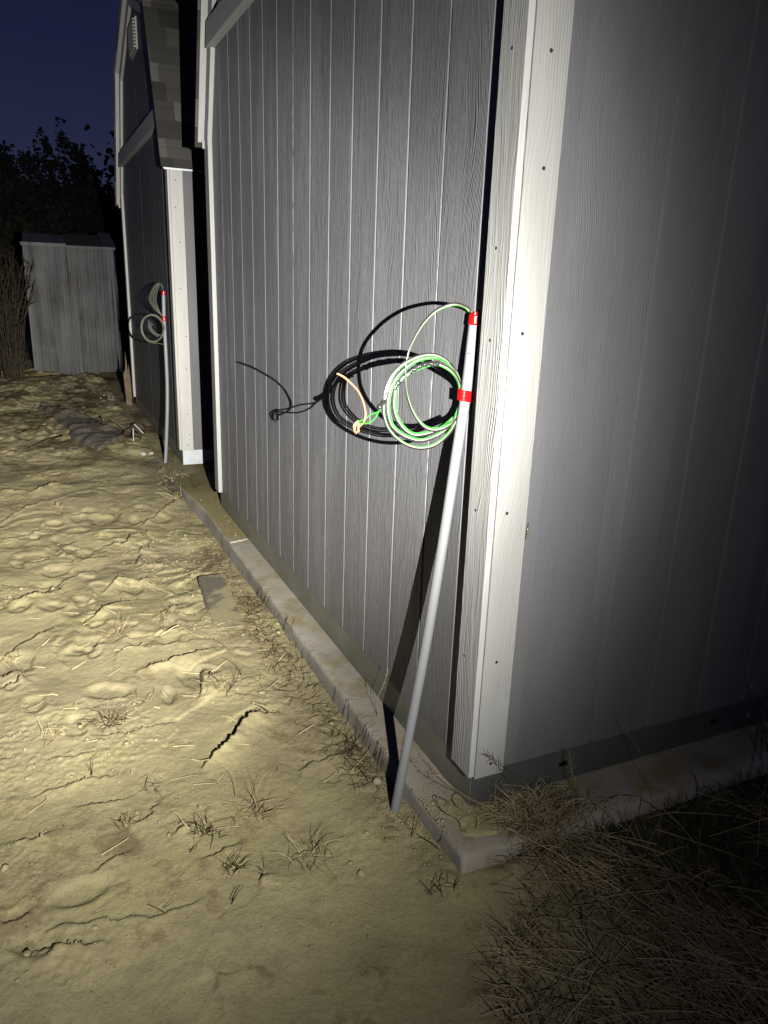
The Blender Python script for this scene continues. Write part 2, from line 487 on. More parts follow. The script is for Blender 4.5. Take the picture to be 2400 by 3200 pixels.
# ------------------------------------------------------------------ survey data (metres)
CRACKS = {"A": [[-0.352,0.745],[-0.407,0.735],[-0.459,0.706],[-0.505,0.639],[-0.549,0.598],[-0.596,0.56]],"B": [[-0.454,1.291],[-0.527,1.244],[-0.587,1.251],[-0.651,1.234],[-0.706,1.237]],"C1": [[-1.275,4.038],[-1.118,4.031]],"C2": [[-1.078,3.993],[-0.881,4.162]],"D": [[-1.162,2.087],[-1.082,2.132],[-1.023,2.151]],"E": [[-0.879,1.757],[-0.812,1.838],[-0.744,1.901],[-0.664,1.945]],"F": [[-1.016,2.222],[-0.9,2.328],[-0.814,2.409]],"G": [[-0.762,2.127],[-0.697,2.221],[-0.606,2.162],[-0.508,2.203]],"H": [[-0.546,0.949],[-0.521,1.031],[-0.498,1.158]],"J1": [[-1.195,1.288],[-1.153,1.298],[-1.122,1.326]],"J2": [[-1.197,1.364],[-1.116,1.421]],"K": [[-1.079,1.653],[-1.024,1.74]],"L": [[-0.736,2.748],[-0.597,2.763],[-0.557,2.873],[-0.441,2.939]],"M": [[-0.576,2.458],[-0.528,2.705]],"N": [[-1.255,3.371],[-1.135,3.573],[-1.104,3.637],[-0.905,3.782]],"P": [[-0.348,0.405],[-0.317,0.44],[-0.25,0.447],[-0.172,0.463]],"Q": [[-0.739,0.29],[-0.705,0.304]],"R": [[-0.579,0.024],[-0.565,0.06]],"S": [[-1.162,0.137],[-1.122,0.132],[-1.095,0.15]],"T": [[-0.693,0.166],[-0.644,0.174],[-0.597,0.189]],"U": [[-1.149,0.413],[-1.109,0.403],[-1.044,0.411]],"V": [[-1.093,0.595],[-1.016,0.602],[-0.963,0.62],[-0.857,0.602]],"W": [[-0.95,0.215],[-0.916,0.242],[-0.879,0.257]],"Y": [[-0.839,0.36],[-0.793,0.387],[-0.77,0.428]],"Z1": [[-0.961,0.497],[-0.903,0.481],[-0.85,0.49]],"Z2": [[-1.038,0.759],[-0.975,0.741],[-0.919,0.743]],"Z3": [[-0.903,0.833],[-0.806,0.815],[-0.701,0.834]],"a1": [[-1.052,1.69],[-1.135,1.614],[-1.202,1.524]],"a2": [[-0.601,1.506],[-0.532,1.529]],"a3": [[-0.584,1.718],[-0.471,1.806]],"a4": [[-1.101,0.09],[-1.034,0.081],[-0.821,0.023],[-0.729,0.037]],"a5": [[-0.735,-0.104],[-0.732,-0.189],[-0.741,-0.289]],"a6": [[-1.245,3.011],[-1.116,3.085],[-1.013,3.174]],"a7": [[-1.009,2.56],[-0.871,2.536],[-0.723,2.613]],"a8": [[-0.944,-0.004],[-1.102,0.039]],"b1": [[-0.211,4.301],[-0.119,4.434],[0.002,4.567]],"b2": [[-0.172,3.55],[-0.337,3.293],[-0.484,3.063]],"b3": [[-0.712,3.414],[-0.9,3.404]]}
FOOT = [[-0.917,2.958,0.071,0.132],[-0.828,2.676,0.058,0.096],[-1.144,2.607,0.048,0.069],[-0.834,3.083,0.082,0.075],[-0.621,2.8,0.045,0.068],[-0.89,1.921,0.098,0.131],[-1.084,2.686,0.098,0.104],[-0.839,1.106,0.09,0.07],[-0.981,2.454,0.078,0.071],[-0.888,1.521,0.076,0.075],[-1.082,0.044,0.064,0.047],[-0.989,0.165,0.093,0.053],[-0.668,3.258,0.114,0.124],[-0.357,3.156,0.078,0.11],[-1.139,2.011,0.069,0.076],[-0.581,1.468,0.078,0.076],[-0.443,1.649,0.071,0.086]]
COIL=[[-0.002, 0.152, 1.304], [-0.02, 0.152, 1.319], [-0.072, 0.11, 1.327], [-0.101, 0.11, 1.321], [-0.128, 0.11, 1.307], [-0.154, 0.11, 1.282], [-0.174, 0.11, 1.252], [-0.187, 0.11, 1.224], [-0.194, 0.11, 1.19], [-0.194, 0.11, 1.158], [-0.19, 0.11, 1.125], [-0.177, 0.11, 1.09], [-0.156, 0.11, 1.059], [-0.131, 0.11, 1.04], [-0.102, 0.11, 1.036], [-0.073, 0.11, 1.045], [-0.034, 0.149, 1.054], [-0.022, 0.152, 1.078], [-0.017, 0.152, 1.109], [-0.02, 0.152, 1.132], [-0.028, 0.152, 1.153], [-0.067, 0.113, 1.18], [-0.089, 0.11, 1.196], [-0.112, 0.11, 1.205], [-0.14, 0.11, 1.205], [-0.168, 0.11, 1.199], [-0.194, 0.11, 1.184], [-0.217, 0.11, 1.163], [-0.232, 0.11, 1.137], [-0.238, 0.11, 1.11], [-0.237, 0.11, 1.082], [-0.227, 0.11, 1.053], [-0.207, 0.11, 1.034], [-0.181, 0.11, 1.02], [-0.148, 0.11, 1.011], [-0.11, 0.11, 1.018], [-0.08, 0.11, 1.033], [-0.038, 0.145, 1.048], [-0.02, 0.152, 1.077], [-0.016, 0.152, 1.109], [-0.023, 0.152, 1.144], [-0.05, 0.131, 1.173], [-0.087, 0.11, 1.197], [-0.111, 0.11, 1.209], [-0.133, 0.11, 1.213], [-0.159, 0.11, 1.21], [-0.186, 0.11, 1.201], [-0.212, 0.11, 1.186], [-0.231, 0.11, 1.163], [-0.244, 0.11, 1.131], [-0.248, 0.11, 1.095], [-0.244, 0.11, 1.069], [-0.232, 0.11, 1.043], [-0.209, 0.11, 1.019], [-0.18, 0.11, 1.001], [-0.147, 0.11, 0.992], [-0.113, 0.11, 0.995], [-0.085, 0.11, 1.01], [-0.046, 0.136, 1.03], [-0.023, 0.152, 1.062], [-0.019, 0.152, 1.102], [-0.026, 0.152, 1.137], [-0.07, 0.11, 1.17], [-0.096, 0.11, 1.186], [-0.121, 0.11, 1.192], [-0.15, 0.11, 1.186], [-0.176, 0.11, 1.177], [-0.202, 0.11, 1.161], [-0.216, 0.11, 1.143], [-0.22, 0.11, 1.117], [-0.219, 0.11, 1.091], [-0.211, 0.11, 1.068], [-0.195, 0.11, 1.045], [-0.174, 0.11, 1.029], [-0.153, 0.11, 1.024], [-0.122, 0.11, 1.028], [-0.088, 0.11, 1.04], [-0.05, 0.131, 1.057]]
G1= [[-0.245, 0.11, 1.107], [-0.266, 0.093, 1.089], [-0.294, 0.075, 1.085], [-0.317, 0.061, 1.077], [-0.335, 0.049, 1.075]]
G2= [[-0.246, 0.11, 1.106], [-0.268, 0.092, 1.086], [-0.278, 0.086, 1.075], [-0.297, 0.073, 1.067], [-0.316, 0.061, 1.068], [-0.337, 0.048, 1.072]]
CW= [[-0.336, 0.048, 1.052], [-0.333, 0.05, 1.063], [-0.318, 0.06, 1.071], [-0.313, 0.063, 1.083], [-0.314, 0.062, 1.096], [-0.322, 0.057, 1.118], [-0.332, 0.051, 1.134], [-0.345, 0.042, 1.148], [-0.368, 0.028, 1.166], [-0.385, 0.017, 1.177], [-0.404, 0.004, 1.186]]
CR2= [[-0.34, 0.046, 1.077], [-0.335, 0.049, 1.066], [-0.338, 0.047, 1.051]]
TP1= [[-0.11, 0.11, 1.191], [-0.139, 0.11, 1.191], [-0.165, 0.11, 1.184], [-0.186, 0.11, 1.172]]
TP2= [[-0.205, 0.11, 1.155], [-0.216, 0.11, 1.146], [-0.222, 0.11, 1.134]]
TP3= [[-0.24, 0.11, 1.129], [-0.245, 0.11, 1.11], [-0.267, 0.093, 1.096]]

# ================================================================== GROUND
SLAB_W = 0.109


def slab_w(y):
    return SLAB_W + 0.042 * sstep(2.9, 3.5, y)


def seg_dist(x, y, a, b):
    ax, ay = a; bx, by = b
    dx, dy = bx - ax, by - ay
    L2 = dx * dx + dy * dy
    t = ((x - ax) * dx + (y - ay) * dy) / L2
    tc = np.clip(t, 0, 1)
    qx = x - (ax + tc * dx); qy = y - (ay + tc * dy)
    return np.hypot(qx, qy), t, (qx, qy), tc


CH = dict(A=.046, B=.028, G=.024, E=.022, D=.024, L=.024, H=.02, C1=.028, C2=.028, J1=.026, J2=.014, N=.02, P=.012, Q=.018, R=.014, b1=.02, b2=.02, a5=.006, a4=.007, S=.012)


_tr = random.Random(99)
TREAD = []
for _k in range(34):
    _x, _y = _tr.uniform(-1.25, -.32), _tr.uniform(.9, 3.6)
    TREAD.append((_x, _y, _tr.uniform(.035, .075), _tr.uniform(.05, .12)))


def hfun(x, y):
    x = np.asarray(x, float); y = np.asarray(y, float)
    z = -0.070 - 0.022 * sstep(1.5, 2.2, y) * (1 - sstep(3.0, 3.9, y)) - 0.015 * sstep(5, 8, y)
    zn0 = 1 - sstep(-0.30, -0.15, x)
    z = z + 0.013 * fbm(x, y, 3.1, 2, 13) * zn0
    z = z + 0.020 * fbm(x, y, 1.1, 3, 3) * sstep(0.0, 0.25, np.abs(x + 0.13) + np.maximum(-y - .2, 0))
    near = 1 - sstep(0.8, 2.2, y)
    zone = 1 - sstep(-0.22, -0.10, x)
    z = z + 0.0105 * fbm(x, y, 4.2, 5, 9, .55) * (0.40 + 0.9 * (1 - near))
    z = z + 0.0014 * fbm(x, y, 20, 4, 21, .6)
    z = z + 0.0030 * np.maximum(fbm(x, y, 9, 4, 23, .6), 0) * near
    z = z + 0.0011 * fbm(x, y, 110, 2, 55)
    # crusted overlapping ledges left by wheel and foot traffic
    wx = x + 0.10 * fbm(x, y, 2.3, 2, 31) + 0.020 * fbm(x, y, 17, 3, 35); wy = y + 0.16 * fbm(x, y, 1.9, 2, 33) + 0.020 * fbm(x, y, 17, 3, 36)
    t = (vnoise(wx * 2.6 + 5, wy * 3.0 - 2, 41) + .35 * vnoise(wx * 7, wy * 8, 43) + .55 * (wy - .6 * wx)) * 3.0
    fr = t - np.floor(t)
    terr = sstep(0.0, 0.035, fr) - fr
    msk = sstep(-0.05, 0.45, fbm(x, y, 1.6, 2, 47) + 0.22 * sstep(0.7, 2.0, y)) * zone * sstep(-0.1, 0.5, y)
    z = z + 0.0090 * terr * msk * sstep(.25, .6, vnoise(x * 5 + 1, y * 4, 44))
    # churned soil patches
    ch = sstep(0.42, 0.75, vnoise(x * 2.3 + 3, y * 2.3 + 7, 61) * 0.5 + vnoise(x * 6, y * 6, 62) * 0.5)
    z = z + 0.010 * np.abs(fbm(x, y, 34, 4, 63, .65)) * ch
    # heaps far back
    z = z + 0.06 * np.exp(-(((x + 1.1) / .5) ** 2 + ((y - 9.3) / 1.0) ** 2)) + 0.05 * np.exp(-(((x + .35) / .4) ** 2 + ((y - 9.7) / .6) ** 2))
    z = z + (0.10 * np.maximum(fbm(x, y, 2.2, 5, 71, .6), 0) + .035 * np.abs(fbm(x, y, 6, 4, 72, .6))) * sstep(4.2, 6.5, y) * zone
    # broken crust edges: high towards the viewer's right, dropping away to the back left
    for k, pl in CRACKS.items():
        h = CH.get(k, 0.016 if pl[0][1] > 1.3 else 0.010)
        P = np.array(pl); x0, y0 = P.min(0) - .16; x1, y1 = P.max(0) + .16
        m = (x > x0) & (x < x1) & (y > y0) & (y < y1)
        if not m.any(): continue
        xs = x[m]; ys = y[m]
        jx = xs + 0.016 * fbm(xs, ys, 26, 4, 81, .6); jy = ys + 0.016 * fbm(xs, ys, 26, 4, 83, .6)
        best = np.full(xs.shape, 9.0); sd = np.zeros(xs.shape); tt = np.zeros(xs.shape); n = len(pl) - 1
        for i in range(n):
            d, t_, q, tcl = seg_dist(jx, jy, pl[i], pl[i + 1])
            dx = pl[i + 1][0] - pl[i][0]; dy = pl[i + 1][1] - pl[i][1]
            L = math.hypot(dx, dy); nx, ny = dy / L, -dx / L
            mx_, my_ = (pl[i][0] + pl[i + 1][0]) / 2, (pl[i][1] + pl[i + 1][1]) / 2
            if nx * (-0.69 - mx_) + ny * (-1.8 - my_) < 0: nx, ny = -nx, -ny
            s = (jx - pl[i][0]) * nx + (jy - pl[i][1]) * ny
            u = d < best
            best = np.where(u, d, best); sd = np.where(u, s, sd); tt = np.where(u, (i + t_) / n, tt)
        fade = np.clip(1 - (np.maximum(best - np.abs(sd), 0)) / 0.03, 0, 1)
        env = sstep(-0.05, 0.25, tt) * (1 - sstep(0.75, 1.05, tt)) * 0.6 + 0.4
        prof = np.where(sd > 0, np.exp(-sd / 0.045), 0) * sstep(-0.001, 0.005, sd) - 0.35 * np.where(sd < 0, np.exp(sd / 0.02), 0)
        add = np.zeros(x.shape); add[m] = h * prof * fade * env
        z = z + add
    for (fx, fy, a, b) in FOOT + TREAD:
        m = (np.abs(x - fx) < 2.2 * a) & (np.abs(y - fy) < 2.2 * b)
        if not m.any(): continue
        xs = x[m]; ys = y[m]
        wq = .022 * fbm(xs, ys, 11, 3, 87)
        q = ((xs - fx + wq) / (a * .8)) ** 2 + ((ys - fy - wq) / (b * .8)) ** 2
        add = np.zeros(x.shape); add[m] = -0.010 * (1 - sstep(0.25, 1.1, q)) + 0.002 * np.exp(-((np.sqrt(q) - 1.25) / 0.2) ** 2)
        z = z + add
    # heap of loose soil round the foot of the conduit
    q = ((x + 0.17) / 0.16) ** 2 + ((y - 0.10) / 0.13) ** 2
    z = z + 0.012 * np.exp(-q) + 0.004 * fbm(x, y, 60, 3, 91) * np.exp(-q)
    z = z + 0.022 * np.exp(-(((x + 0.12) / 0.10) ** 2 + ((y + 0.13) / 0.10) ** 2)) * (1 + .5 * fbm(x, y, 14, 3, 97))
    z = z + 0.030 * np.exp(-((x - 0.07) / 0.11) ** 2 - ((y + 0.19) / 0.05) ** 2) * (1 + .4 * fbm(x, y, 16, 3, 98))
    # footing stands in the soil; a low mound has washed over its corner
    ins = (x > -slab_w(y) + 0.025) & (y > -0.115)
    mound = np.exp(-(((x - 0.08) / 0.172) ** 4 + ((y + 0.020) / 0.100) ** 4))
    mm = mound * (1 + 0.5 * fbm(x, y, 18, 3, 95))
    zin = np.minimum(-0.045 + 0.085 * np.clip(mm, 0, 1.2), 0.0035 + .004 * np.clip(mm, 0, 1)) + 0.0035 * fbm(x, y, 50, 4, 96)
    z = np.where(ins, zin, z)
    rz = sstep(-0.02, 0.2, x) * (1 - sstep(-0.15, -0.10, y))
    z = z + (0.030) * rz
    return z


def gz(x, y):
    return float(hfun(np.array([x]), np.array([y]))[0])


def graded(segs):
    out = []
    for a, b, d in segs:
        n = max(1, int(round((b - a) / d)))
        out += list(a + (b - a) * np.arange(n) / n)
    out.append(segs[-1][1])
    return np.array(out)


gx = graded([(-60, -20, 5), (-20, -6, 1), (-6, -2.2, .2), (-2.2, -1.5, .03), (-1.5, -1.3, .012), (-1.3, 0.30, .0056), (.30, 1.4, .014), (1.4, 3, .1), (3, 8, .5), (8, 60, 5)])
gy = graded([(-40, -10, 4), (-10, -2, .5), (-2, -.85, .08), (-.85, 1.6, .0062), (1.6, 3.2, .0085), (3.2, 5.5, .014), (5.5, 11, .03), (11, 14, .3), (14, 30, 2), (30, 110, 10)])
GX, GY = np.meshgrid(gx, gy)
GZ = hfun(GX, GY)
V = np.stack([GX.ravel(), GY.ravel(), GZ.ravel()], 1)
nx_ = len(gx); ny_ = len(gy)
ii = (np.arange(ny_ - 1)[:, None] * nx_ + np.arange(nx_ - 1)[None, :]).ravel()
F = np.stack([ii, ii + 1, ii + 1 + nx_, ii + nx_], 1)
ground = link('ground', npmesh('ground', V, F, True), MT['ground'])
tag(ground, 'trampled tan sandy soil with broken crusts beside the sheds', 'ground', kind='structure')
print('ground verts', len(V))

# ================================================================== FOOTING
bm = bmesh.new()
# cross-section follows the outer edge; stations along y
st = [-0.142 + 0.0] + [y for y in np.arange(-0.10, 8.6, 0.05)]
prof = [(0.0, -0.40), (0.0, -0.016), (0.0025, -0.0075), (0.009, -0.0018), (0.017, 0.0), (0.06, 0.0), (0.109, 0.0), (0.5, 0.0), (5.2, 0.0)]
rows = []
for i, y in enumerate(st):
    wv_ = float(slab_w(np.array(y)))
    sink = -0.048 * float(sstep(3.3, 4.2, np.array(y)))
    row = []
    for j, (px_, pz_) in enumerate(prof):
        jit = 0.0016 * float(fbm(np.array(y), np.array(j * .3), 5, 2, 5)) if 0 < j < 6 else 0
        chip = 0.004 * max(0, float(fbm(np.array(y), np.array(0.5), 9, 2, 77)) - .35) if j in (2, 3) else 0
        row.append(bm.verts.new((-wv_ + px_ + jit + chip, y, pz_ + (sink if pz_ > -.3 else 0) + jit * .5)))
    rows.append(row)
# rounded front edge: insert extra stations
for a, b in zip(rows[:-1], rows[1:]):
    for j in range(len(prof) - 1):
        bm.faces.new((a[j], a[j + 1], b[j + 1], b[j]))
front = rows[0]
for v in front[1:]:
    pass
# front face with a rolled arris
fr1 = []
for j, v in enumerate(front):
    v2 = bm.verts.new((v.co.x, -0.142 - 0.012, v.co.z - 0.012 if j >= 4 else v.co.z - 0.004))
    fr1.append(v2)
fr2 = [bm.verts.new((v.co.x, -0.155, -0.40)) for v in front]
for a, b in ((fr1, front), (fr2, fr1)):
    for j in range(len(prof) - 1):
        bm.faces.new((a[j], a[j + 1], b[j + 1], b[j]))
bmesh.ops.recalc_face_normals(bm, faces=bm.faces)
me = bpy.data.meshes.new('footing'); bm.to_mesh(me); bm.free()
me.polygons.foreach_set('use_smooth', [True] * len(me.polygons))
foot = link('footing', me, MT['concrete'])
tag(foot, 'low concrete footing kerb running under both grey sheds', 'footing', kind='structure')
# ridge of mortar across the top of the kerb
mb = MB()
pts = []
for k in range(9):
    t = k / 8
    pts.append((-0.107 + 0.105 * t, 2.345 + 0.03 * t + 0.004 * math.sin(k * 2.1), 0.0005))
mb.tube(pts, [0.004, .006, .0065, .006, .007, .0065, .006, .006, .004], 7).build('mortar_ridge', mat_plain('pale_mortar', (0.50, 0.47, 0.40), 0.9, 0, 0.1, 40, 0.001), foot, True)


# ================================================================== SHEDS
G = 0.2032


def clip_top(outline, y):
    for (a, b), (c, d) in zip(outline[:-1], outline[1:]):
        if a <= y <= c:
            return b + (d - b) * (y - a) / (c - a)
    return outline[0][1] if y < outline[0][0] else outline[-1][1]


def siding_gable(y0, y1, zb, outline, grooves, seams, x=0.0, dk=1.0):
    """vertical grooved panel in the plane x; wall top follows the outline"""
    br = [(y0, 0.0)]
    for i, g in enumerate(grooves):
        if g in seams:
            br += [(g - .0075, 0), (g - .0070, .003), (g - .0015, .003), (g - .0013, .007), (g + .0013, .007), (g + .0015, .0008), (g + .004, 0)]
        else:
            br += [(g - .0062, 0), (g - .0032, .0027), (g + .0032, .0027), (g + .0062, 0)]
    br.append((y1, 0.0))
    for (a, b) in outline:
        if y0 < a < y1: br.append((a, None))
    br.sort(key=lambda q: q[0])
    # fill unknown depth with neighbours (0 except inside a groove)
    br = [(a, 0.0 if b is None else b) for a, b in br]
    v = []; f = []
    for (y, d) in br:
        v.append((x + d * dk, y, zb)); v.append((x + d * dk, y, clip_top(outline, y)))
    for i in range(len(br) - 1):
        f.append((2 * i, 2 * i + 1, 2 * i + 3, 2 * i + 2))
    return v, f


def offset_poly(outline, d):
    """inner offset of an open roof outline (y,z), mitred, towards below"""
    out = []
    n = len(outline)
    for i in range(n):
        p = Vector(outline[i])
        ns = []
        if i > 0:
            t = (p - Vector(outline[i - 1])).normalized(); ns.append(Vector((t.y, -t.x)))
        if i < n - 1:
            t = (Vector(outline[i + 1]) - p).normalized(); ns.append(Vector((t.y, -t.x)))
        m = sum(ns, Vector((0, 0))).normalized()
        out.append(tuple(p + m * (d / max(0.3, m.dot(ns[0])))))
    return out


def build_shed(label, y0, y1, z0, zb, outline, groove0, ng, seam_ids, length, side_grooves, plate_side, band_z, nails, trim_t=0.0246, x0=0.0, vent=None, T='trim', T2='trim2', SD='siding'):
    """outline: roof underside from the near eave over the ridge to the far eave, world (y,z)"""
    root = empty('shed', (0, y0, z0), label, 'shed')
    rake_x = -0.057
    wall_top = [(y, z) for (y, z) in outline]
    v, f = siding_gable(y0 + .001, y1 - .001, zb, wall_top, [groove0 + G * i for i in range(ng)], [groove0 + G * i for i in seam_ids], dk=1.0 if plate_side == 'holes' else .3)
    gw = link('gable_wall', pymesh('gable_wall', v, f), MT[SD], root)
    # eave side wall
    eave_z = outline[0][1] + 0.02
    br = [(0.001, 0)]
    g = side_grooves[0]
    while g < length - .05:
        br += [(g - .0068, 0), (g - .0035, .005), (g + .0035, .005), (g + .0068, 0)]; g += G
    br.append((length, 0))
    v = []; f = []
    for (x, d) in br:
        v += [(x, y0 + d, zb), (x, y0 + d, eave_z)]
    for i in range(len(br) - 1):
        f.append((2 * i, 2 * i + 2, 2 * i + 3, 2 * i + 1))
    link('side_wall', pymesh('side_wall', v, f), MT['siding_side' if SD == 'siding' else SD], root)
    # back and far side walls
    MB().box(0.02, length, y1 - .012, y1, zb, eave_z).build('side_wall', MT[SD], root)
    MB().prism([(y0 + .01, zb)] + [(min(max(a, y0 + .01), y1 - .01), b) for a, b in outline] + [(y1 - .01, zb)], length - .012, length).build('back_wall', MT[SD], root)
    # base rail
    pb = zb - (0.106 if plate_side is not None else .10)
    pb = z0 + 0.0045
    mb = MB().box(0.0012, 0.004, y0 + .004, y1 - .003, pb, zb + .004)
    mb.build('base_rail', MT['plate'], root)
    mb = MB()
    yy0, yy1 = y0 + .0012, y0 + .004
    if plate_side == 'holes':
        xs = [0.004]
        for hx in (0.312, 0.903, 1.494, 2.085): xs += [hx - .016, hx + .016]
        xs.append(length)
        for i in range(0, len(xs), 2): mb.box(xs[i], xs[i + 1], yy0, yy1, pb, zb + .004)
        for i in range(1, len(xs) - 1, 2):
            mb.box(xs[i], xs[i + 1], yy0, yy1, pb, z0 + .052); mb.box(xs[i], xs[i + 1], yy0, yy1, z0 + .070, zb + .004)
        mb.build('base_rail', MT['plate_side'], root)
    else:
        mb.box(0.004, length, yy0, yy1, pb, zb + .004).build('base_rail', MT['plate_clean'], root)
    # corner trims
    t = trim_t; et = outline[0][1] - .01
    zt = zb + 0.0105
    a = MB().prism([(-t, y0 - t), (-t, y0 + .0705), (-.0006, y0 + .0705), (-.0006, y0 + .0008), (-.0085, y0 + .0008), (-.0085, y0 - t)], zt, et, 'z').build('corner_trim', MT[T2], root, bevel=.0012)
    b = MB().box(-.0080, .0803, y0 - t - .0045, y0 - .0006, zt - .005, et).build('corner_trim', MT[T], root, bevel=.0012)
    for nm, par, pts in (('x', a, nails[0]), ('y', b, nails[1])):
        for (q, zz) in pts:
            if nm == 'x':
                MB().tube([(-t - .0006, y0 + q, zz), (-t + .002, y0 + q, zz)], .0036, 10).build('nail', MT['nail'], par)
            else:
                MB().tube([(q, y0 - t - .0051, zz), (q, y0 - t, zz)], .0042, 10).build('nail', MT['nail'], par)
    MB().box(-t, -.0006, y1 - .0665, y1 + t, zt - .015, outline[-1][1] + .10).build('corner_trim', MT[T], root, bevel=.0012)
    # rake boards on the gable follow the gambrel
    inner = offset_poly(outline, 0.0); in2 = offset_poly(outline, 0.089)
    mb = MB()
    for i in range(len(outline) - 1):
        mb.prism([inner[i], inner[i + 1], in2[i + 1], in2[i]], -t + .001, -.0006)
    mb.build('rake_trim', MT[T], root)
    o1 = offset_poly(outline, -0.001); o2 = offset_poly(outline, -0.022)
    mb = MB()
    for i in range(len(outline) - 1):
        mb.prism([o2[i], o2[i + 1], o1[i + 1], o1[i]], rake_x, .02)
    mb.build('fascia', MT[T], root)
    # small drip edge end
    # roof deck and shingle courses
    o3 = offset_poly(outline, -0.0225); o4 = offset_poly(outline, -0.036)
    mb = MB()
    for i in range(len(outline) - 1):
        p, q = Vector(o3[i]), Vector(o3[i + 1])
        if i == 0: p = p + (p - q).normalized() * 0.035
        if i == len(outline) - 2: q = q + (q - p).normalized() * 0.03
        nrm = (Vector(o4[i]) - Vector(o3[i]))
        tdir = (q - p); Ln = tdir.length; tdir.normalize()
        nn = Vector((-tdir.y, tdir.x)) if i < 9 else None
        rising = q.y > p.y
        lo_, hi_, dr = (p, q, tdir) if rising else (q, p, -tdir)
        k = 0.0
        while k < Ln - 1e-4:
            e = min(k + 0.143, Ln)
            a_ = lo_ + dr * k; b_ = lo_ + dr * e
            th0, th1 = 0.011, 0.004
            mb.prism([tuple(a_ + nn * .0005), tuple(b_ + nn * .0005), tuple(b_ + nn * th1), tuple(a_ + nn * th0)], rake_x - .012, length + .05)
            k = e
    mb.build('roof', MT['shingle'], root)
    # drip edge along the near eave
    e0 = Vector(outline[0])
    MB().box(-.05, length, e0.x - .034, e0.x - .031, e0.y - .035, e0.y - .004).build('drip_edge', MT['plate_clean'], root)
    MB().box(rake_x + .004, rake_x + .018, e0.x - .020, e0.x - .006, e0.y - .028, e0.y + .01).build('drip_edge', MT[T], root)
    e1 = Vector(outline[-1])
    MB().box(rake_x + .02, rake_x + .034, e1.x - .018, e1.x - .004, e1.y - .032, e1.y + .01).build('drip_edge', MT[T], root)
    # belly band
    ya = y0 + .0; yb = y1
    def yat(z, side):
        rng = list(zip(in2[:-1], in2[1:]))
        hit = [a[0] + (c[0] - a[0]) * (z - a[1]) / (c[1] - a[1]) for a, c in rng if min(a[1], c[1]) <= z <= max(a[1], c[1]) and abs(c[1] - a[1]) > 1e-6]
        return min(hit) if side == 0 else max(hit)
    z1_, z2_ = band_z
    MB().prism([(yat(z1_, 0) - .03, z1_), (yat(z1_, 1) + .03, z1_), (yat(z2_, 1) + .03, z2_), (yat(z2_, 0) - .03, z2_)], -t - .019, -.0006).build('belly_band', MT['band'], root, bevel=.001)
    if vent:
        vy0, vy1, vz0, vz1 = vent
        vo = MB().box(-.012, -.0006, vy0, vy1, vz0, vz1).build('vent', MT['band'], root)
        mb = MB()
        k = 0; zz = vz0 + .015
        while zz < vz1 - .02:
            mb.prism([(-.013, zz), (-.032, zz + .002), (-.032, zz + .006), (-.013, zz + .016)], vy0 + .015, vy1 - .015, 'y'); zz += .024
        mb.build('louvre', MT[T], vo)
    return root


near_outline = [(-0.03, 2.07), (0.33, 3.15), (1.524, 3.62), (2.718, 3.15), (3.078, 2.07)]
near = build_shed('near grey gambrel shed with white corner boards filling the right of the view', 0.0, 3.048, 0.0, 0.110, near_outline,
                  0.1398, 15, (1, 7, 13), 4.9, [0.404], 'holes', (2.480, 2.590),
                  ([(.026, 1.836), (.031, 1.450), (.028, 1.252), (.037, .846), (.041, .450)],
                   [(.033, 1.827), (.040, 1.610), (.022, 1.271), (.022, .853), (.029, .456), (.038, .153)]))
fz = -0.046
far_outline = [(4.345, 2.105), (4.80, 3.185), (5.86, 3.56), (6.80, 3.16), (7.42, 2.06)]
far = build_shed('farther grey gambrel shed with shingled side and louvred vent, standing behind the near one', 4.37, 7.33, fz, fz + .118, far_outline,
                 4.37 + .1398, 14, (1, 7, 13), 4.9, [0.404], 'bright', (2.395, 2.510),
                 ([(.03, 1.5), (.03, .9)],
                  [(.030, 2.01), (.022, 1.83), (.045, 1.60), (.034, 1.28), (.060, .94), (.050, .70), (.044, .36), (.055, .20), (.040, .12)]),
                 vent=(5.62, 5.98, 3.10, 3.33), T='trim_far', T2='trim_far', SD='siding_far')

# ================================================================== CONDUITS AND THEIR WIRES
def conduit_thing(loc, label, pipe_pts, rad, tapes):
    root = empty('conduit', loc, label, 'conduit', 'wired conduits standing against the gable walls')
    pts = spline(pipe_pts, 8)
    MB().tube(pts, rad, 24).build('pipe', MT['pvc'], root, True)
    top, nxt = pts[-1], pts[-4]
    for (za, zb_, rr, wob) in tapes:
        seg = [p for p in pts if za <= p.z <= zb_]
        def at(z):
            for a, b in zip(pts[:-1], pts[1:]):
                if a.z <= z <= b.z: return a.lerp(b, (z - a.z) / (b.z - a.z))
            return pts[-1]
        zs = [za + (zb_ - za) * k / 5 for k in range(6)]
        mb = MB().tube([at(z) for z in zs], [rr * (1 + .02 * math.sin(k * 1.9)) for k in range(6)], 28)
        if wob:   # torn lapped end of the tape sticking up round the wires
            c = at(zb_)
            n0 = len(mb.v)
            for k in range(28):
                an = 2 * math.pi * k / 28
                hgt = .004 + .008 * max(0, math.sin(an * 2.5 + 1)) + .005 * max(0, math.sin(an + 2.6))
                r2 = rr * (.75 if hgt > .007 else .98)
                mb.v.append((c.x + rr * math.cos(an) * 1.0, c.y + rr * math.sin(an), c.z - .001))
                mb.v.append((c.x + r2 * math.cos(an), c.y + r2 * math.sin(an), c.z + hgt))
            for k in range(28):
                a = n0 + 2 * k; b = n0 + 2 * ((k + 1) % 28)
                mb.f.append((a, b, b + 1, a + 1))
        mb.build('tape', MT['redtape'], root, True)
    return root


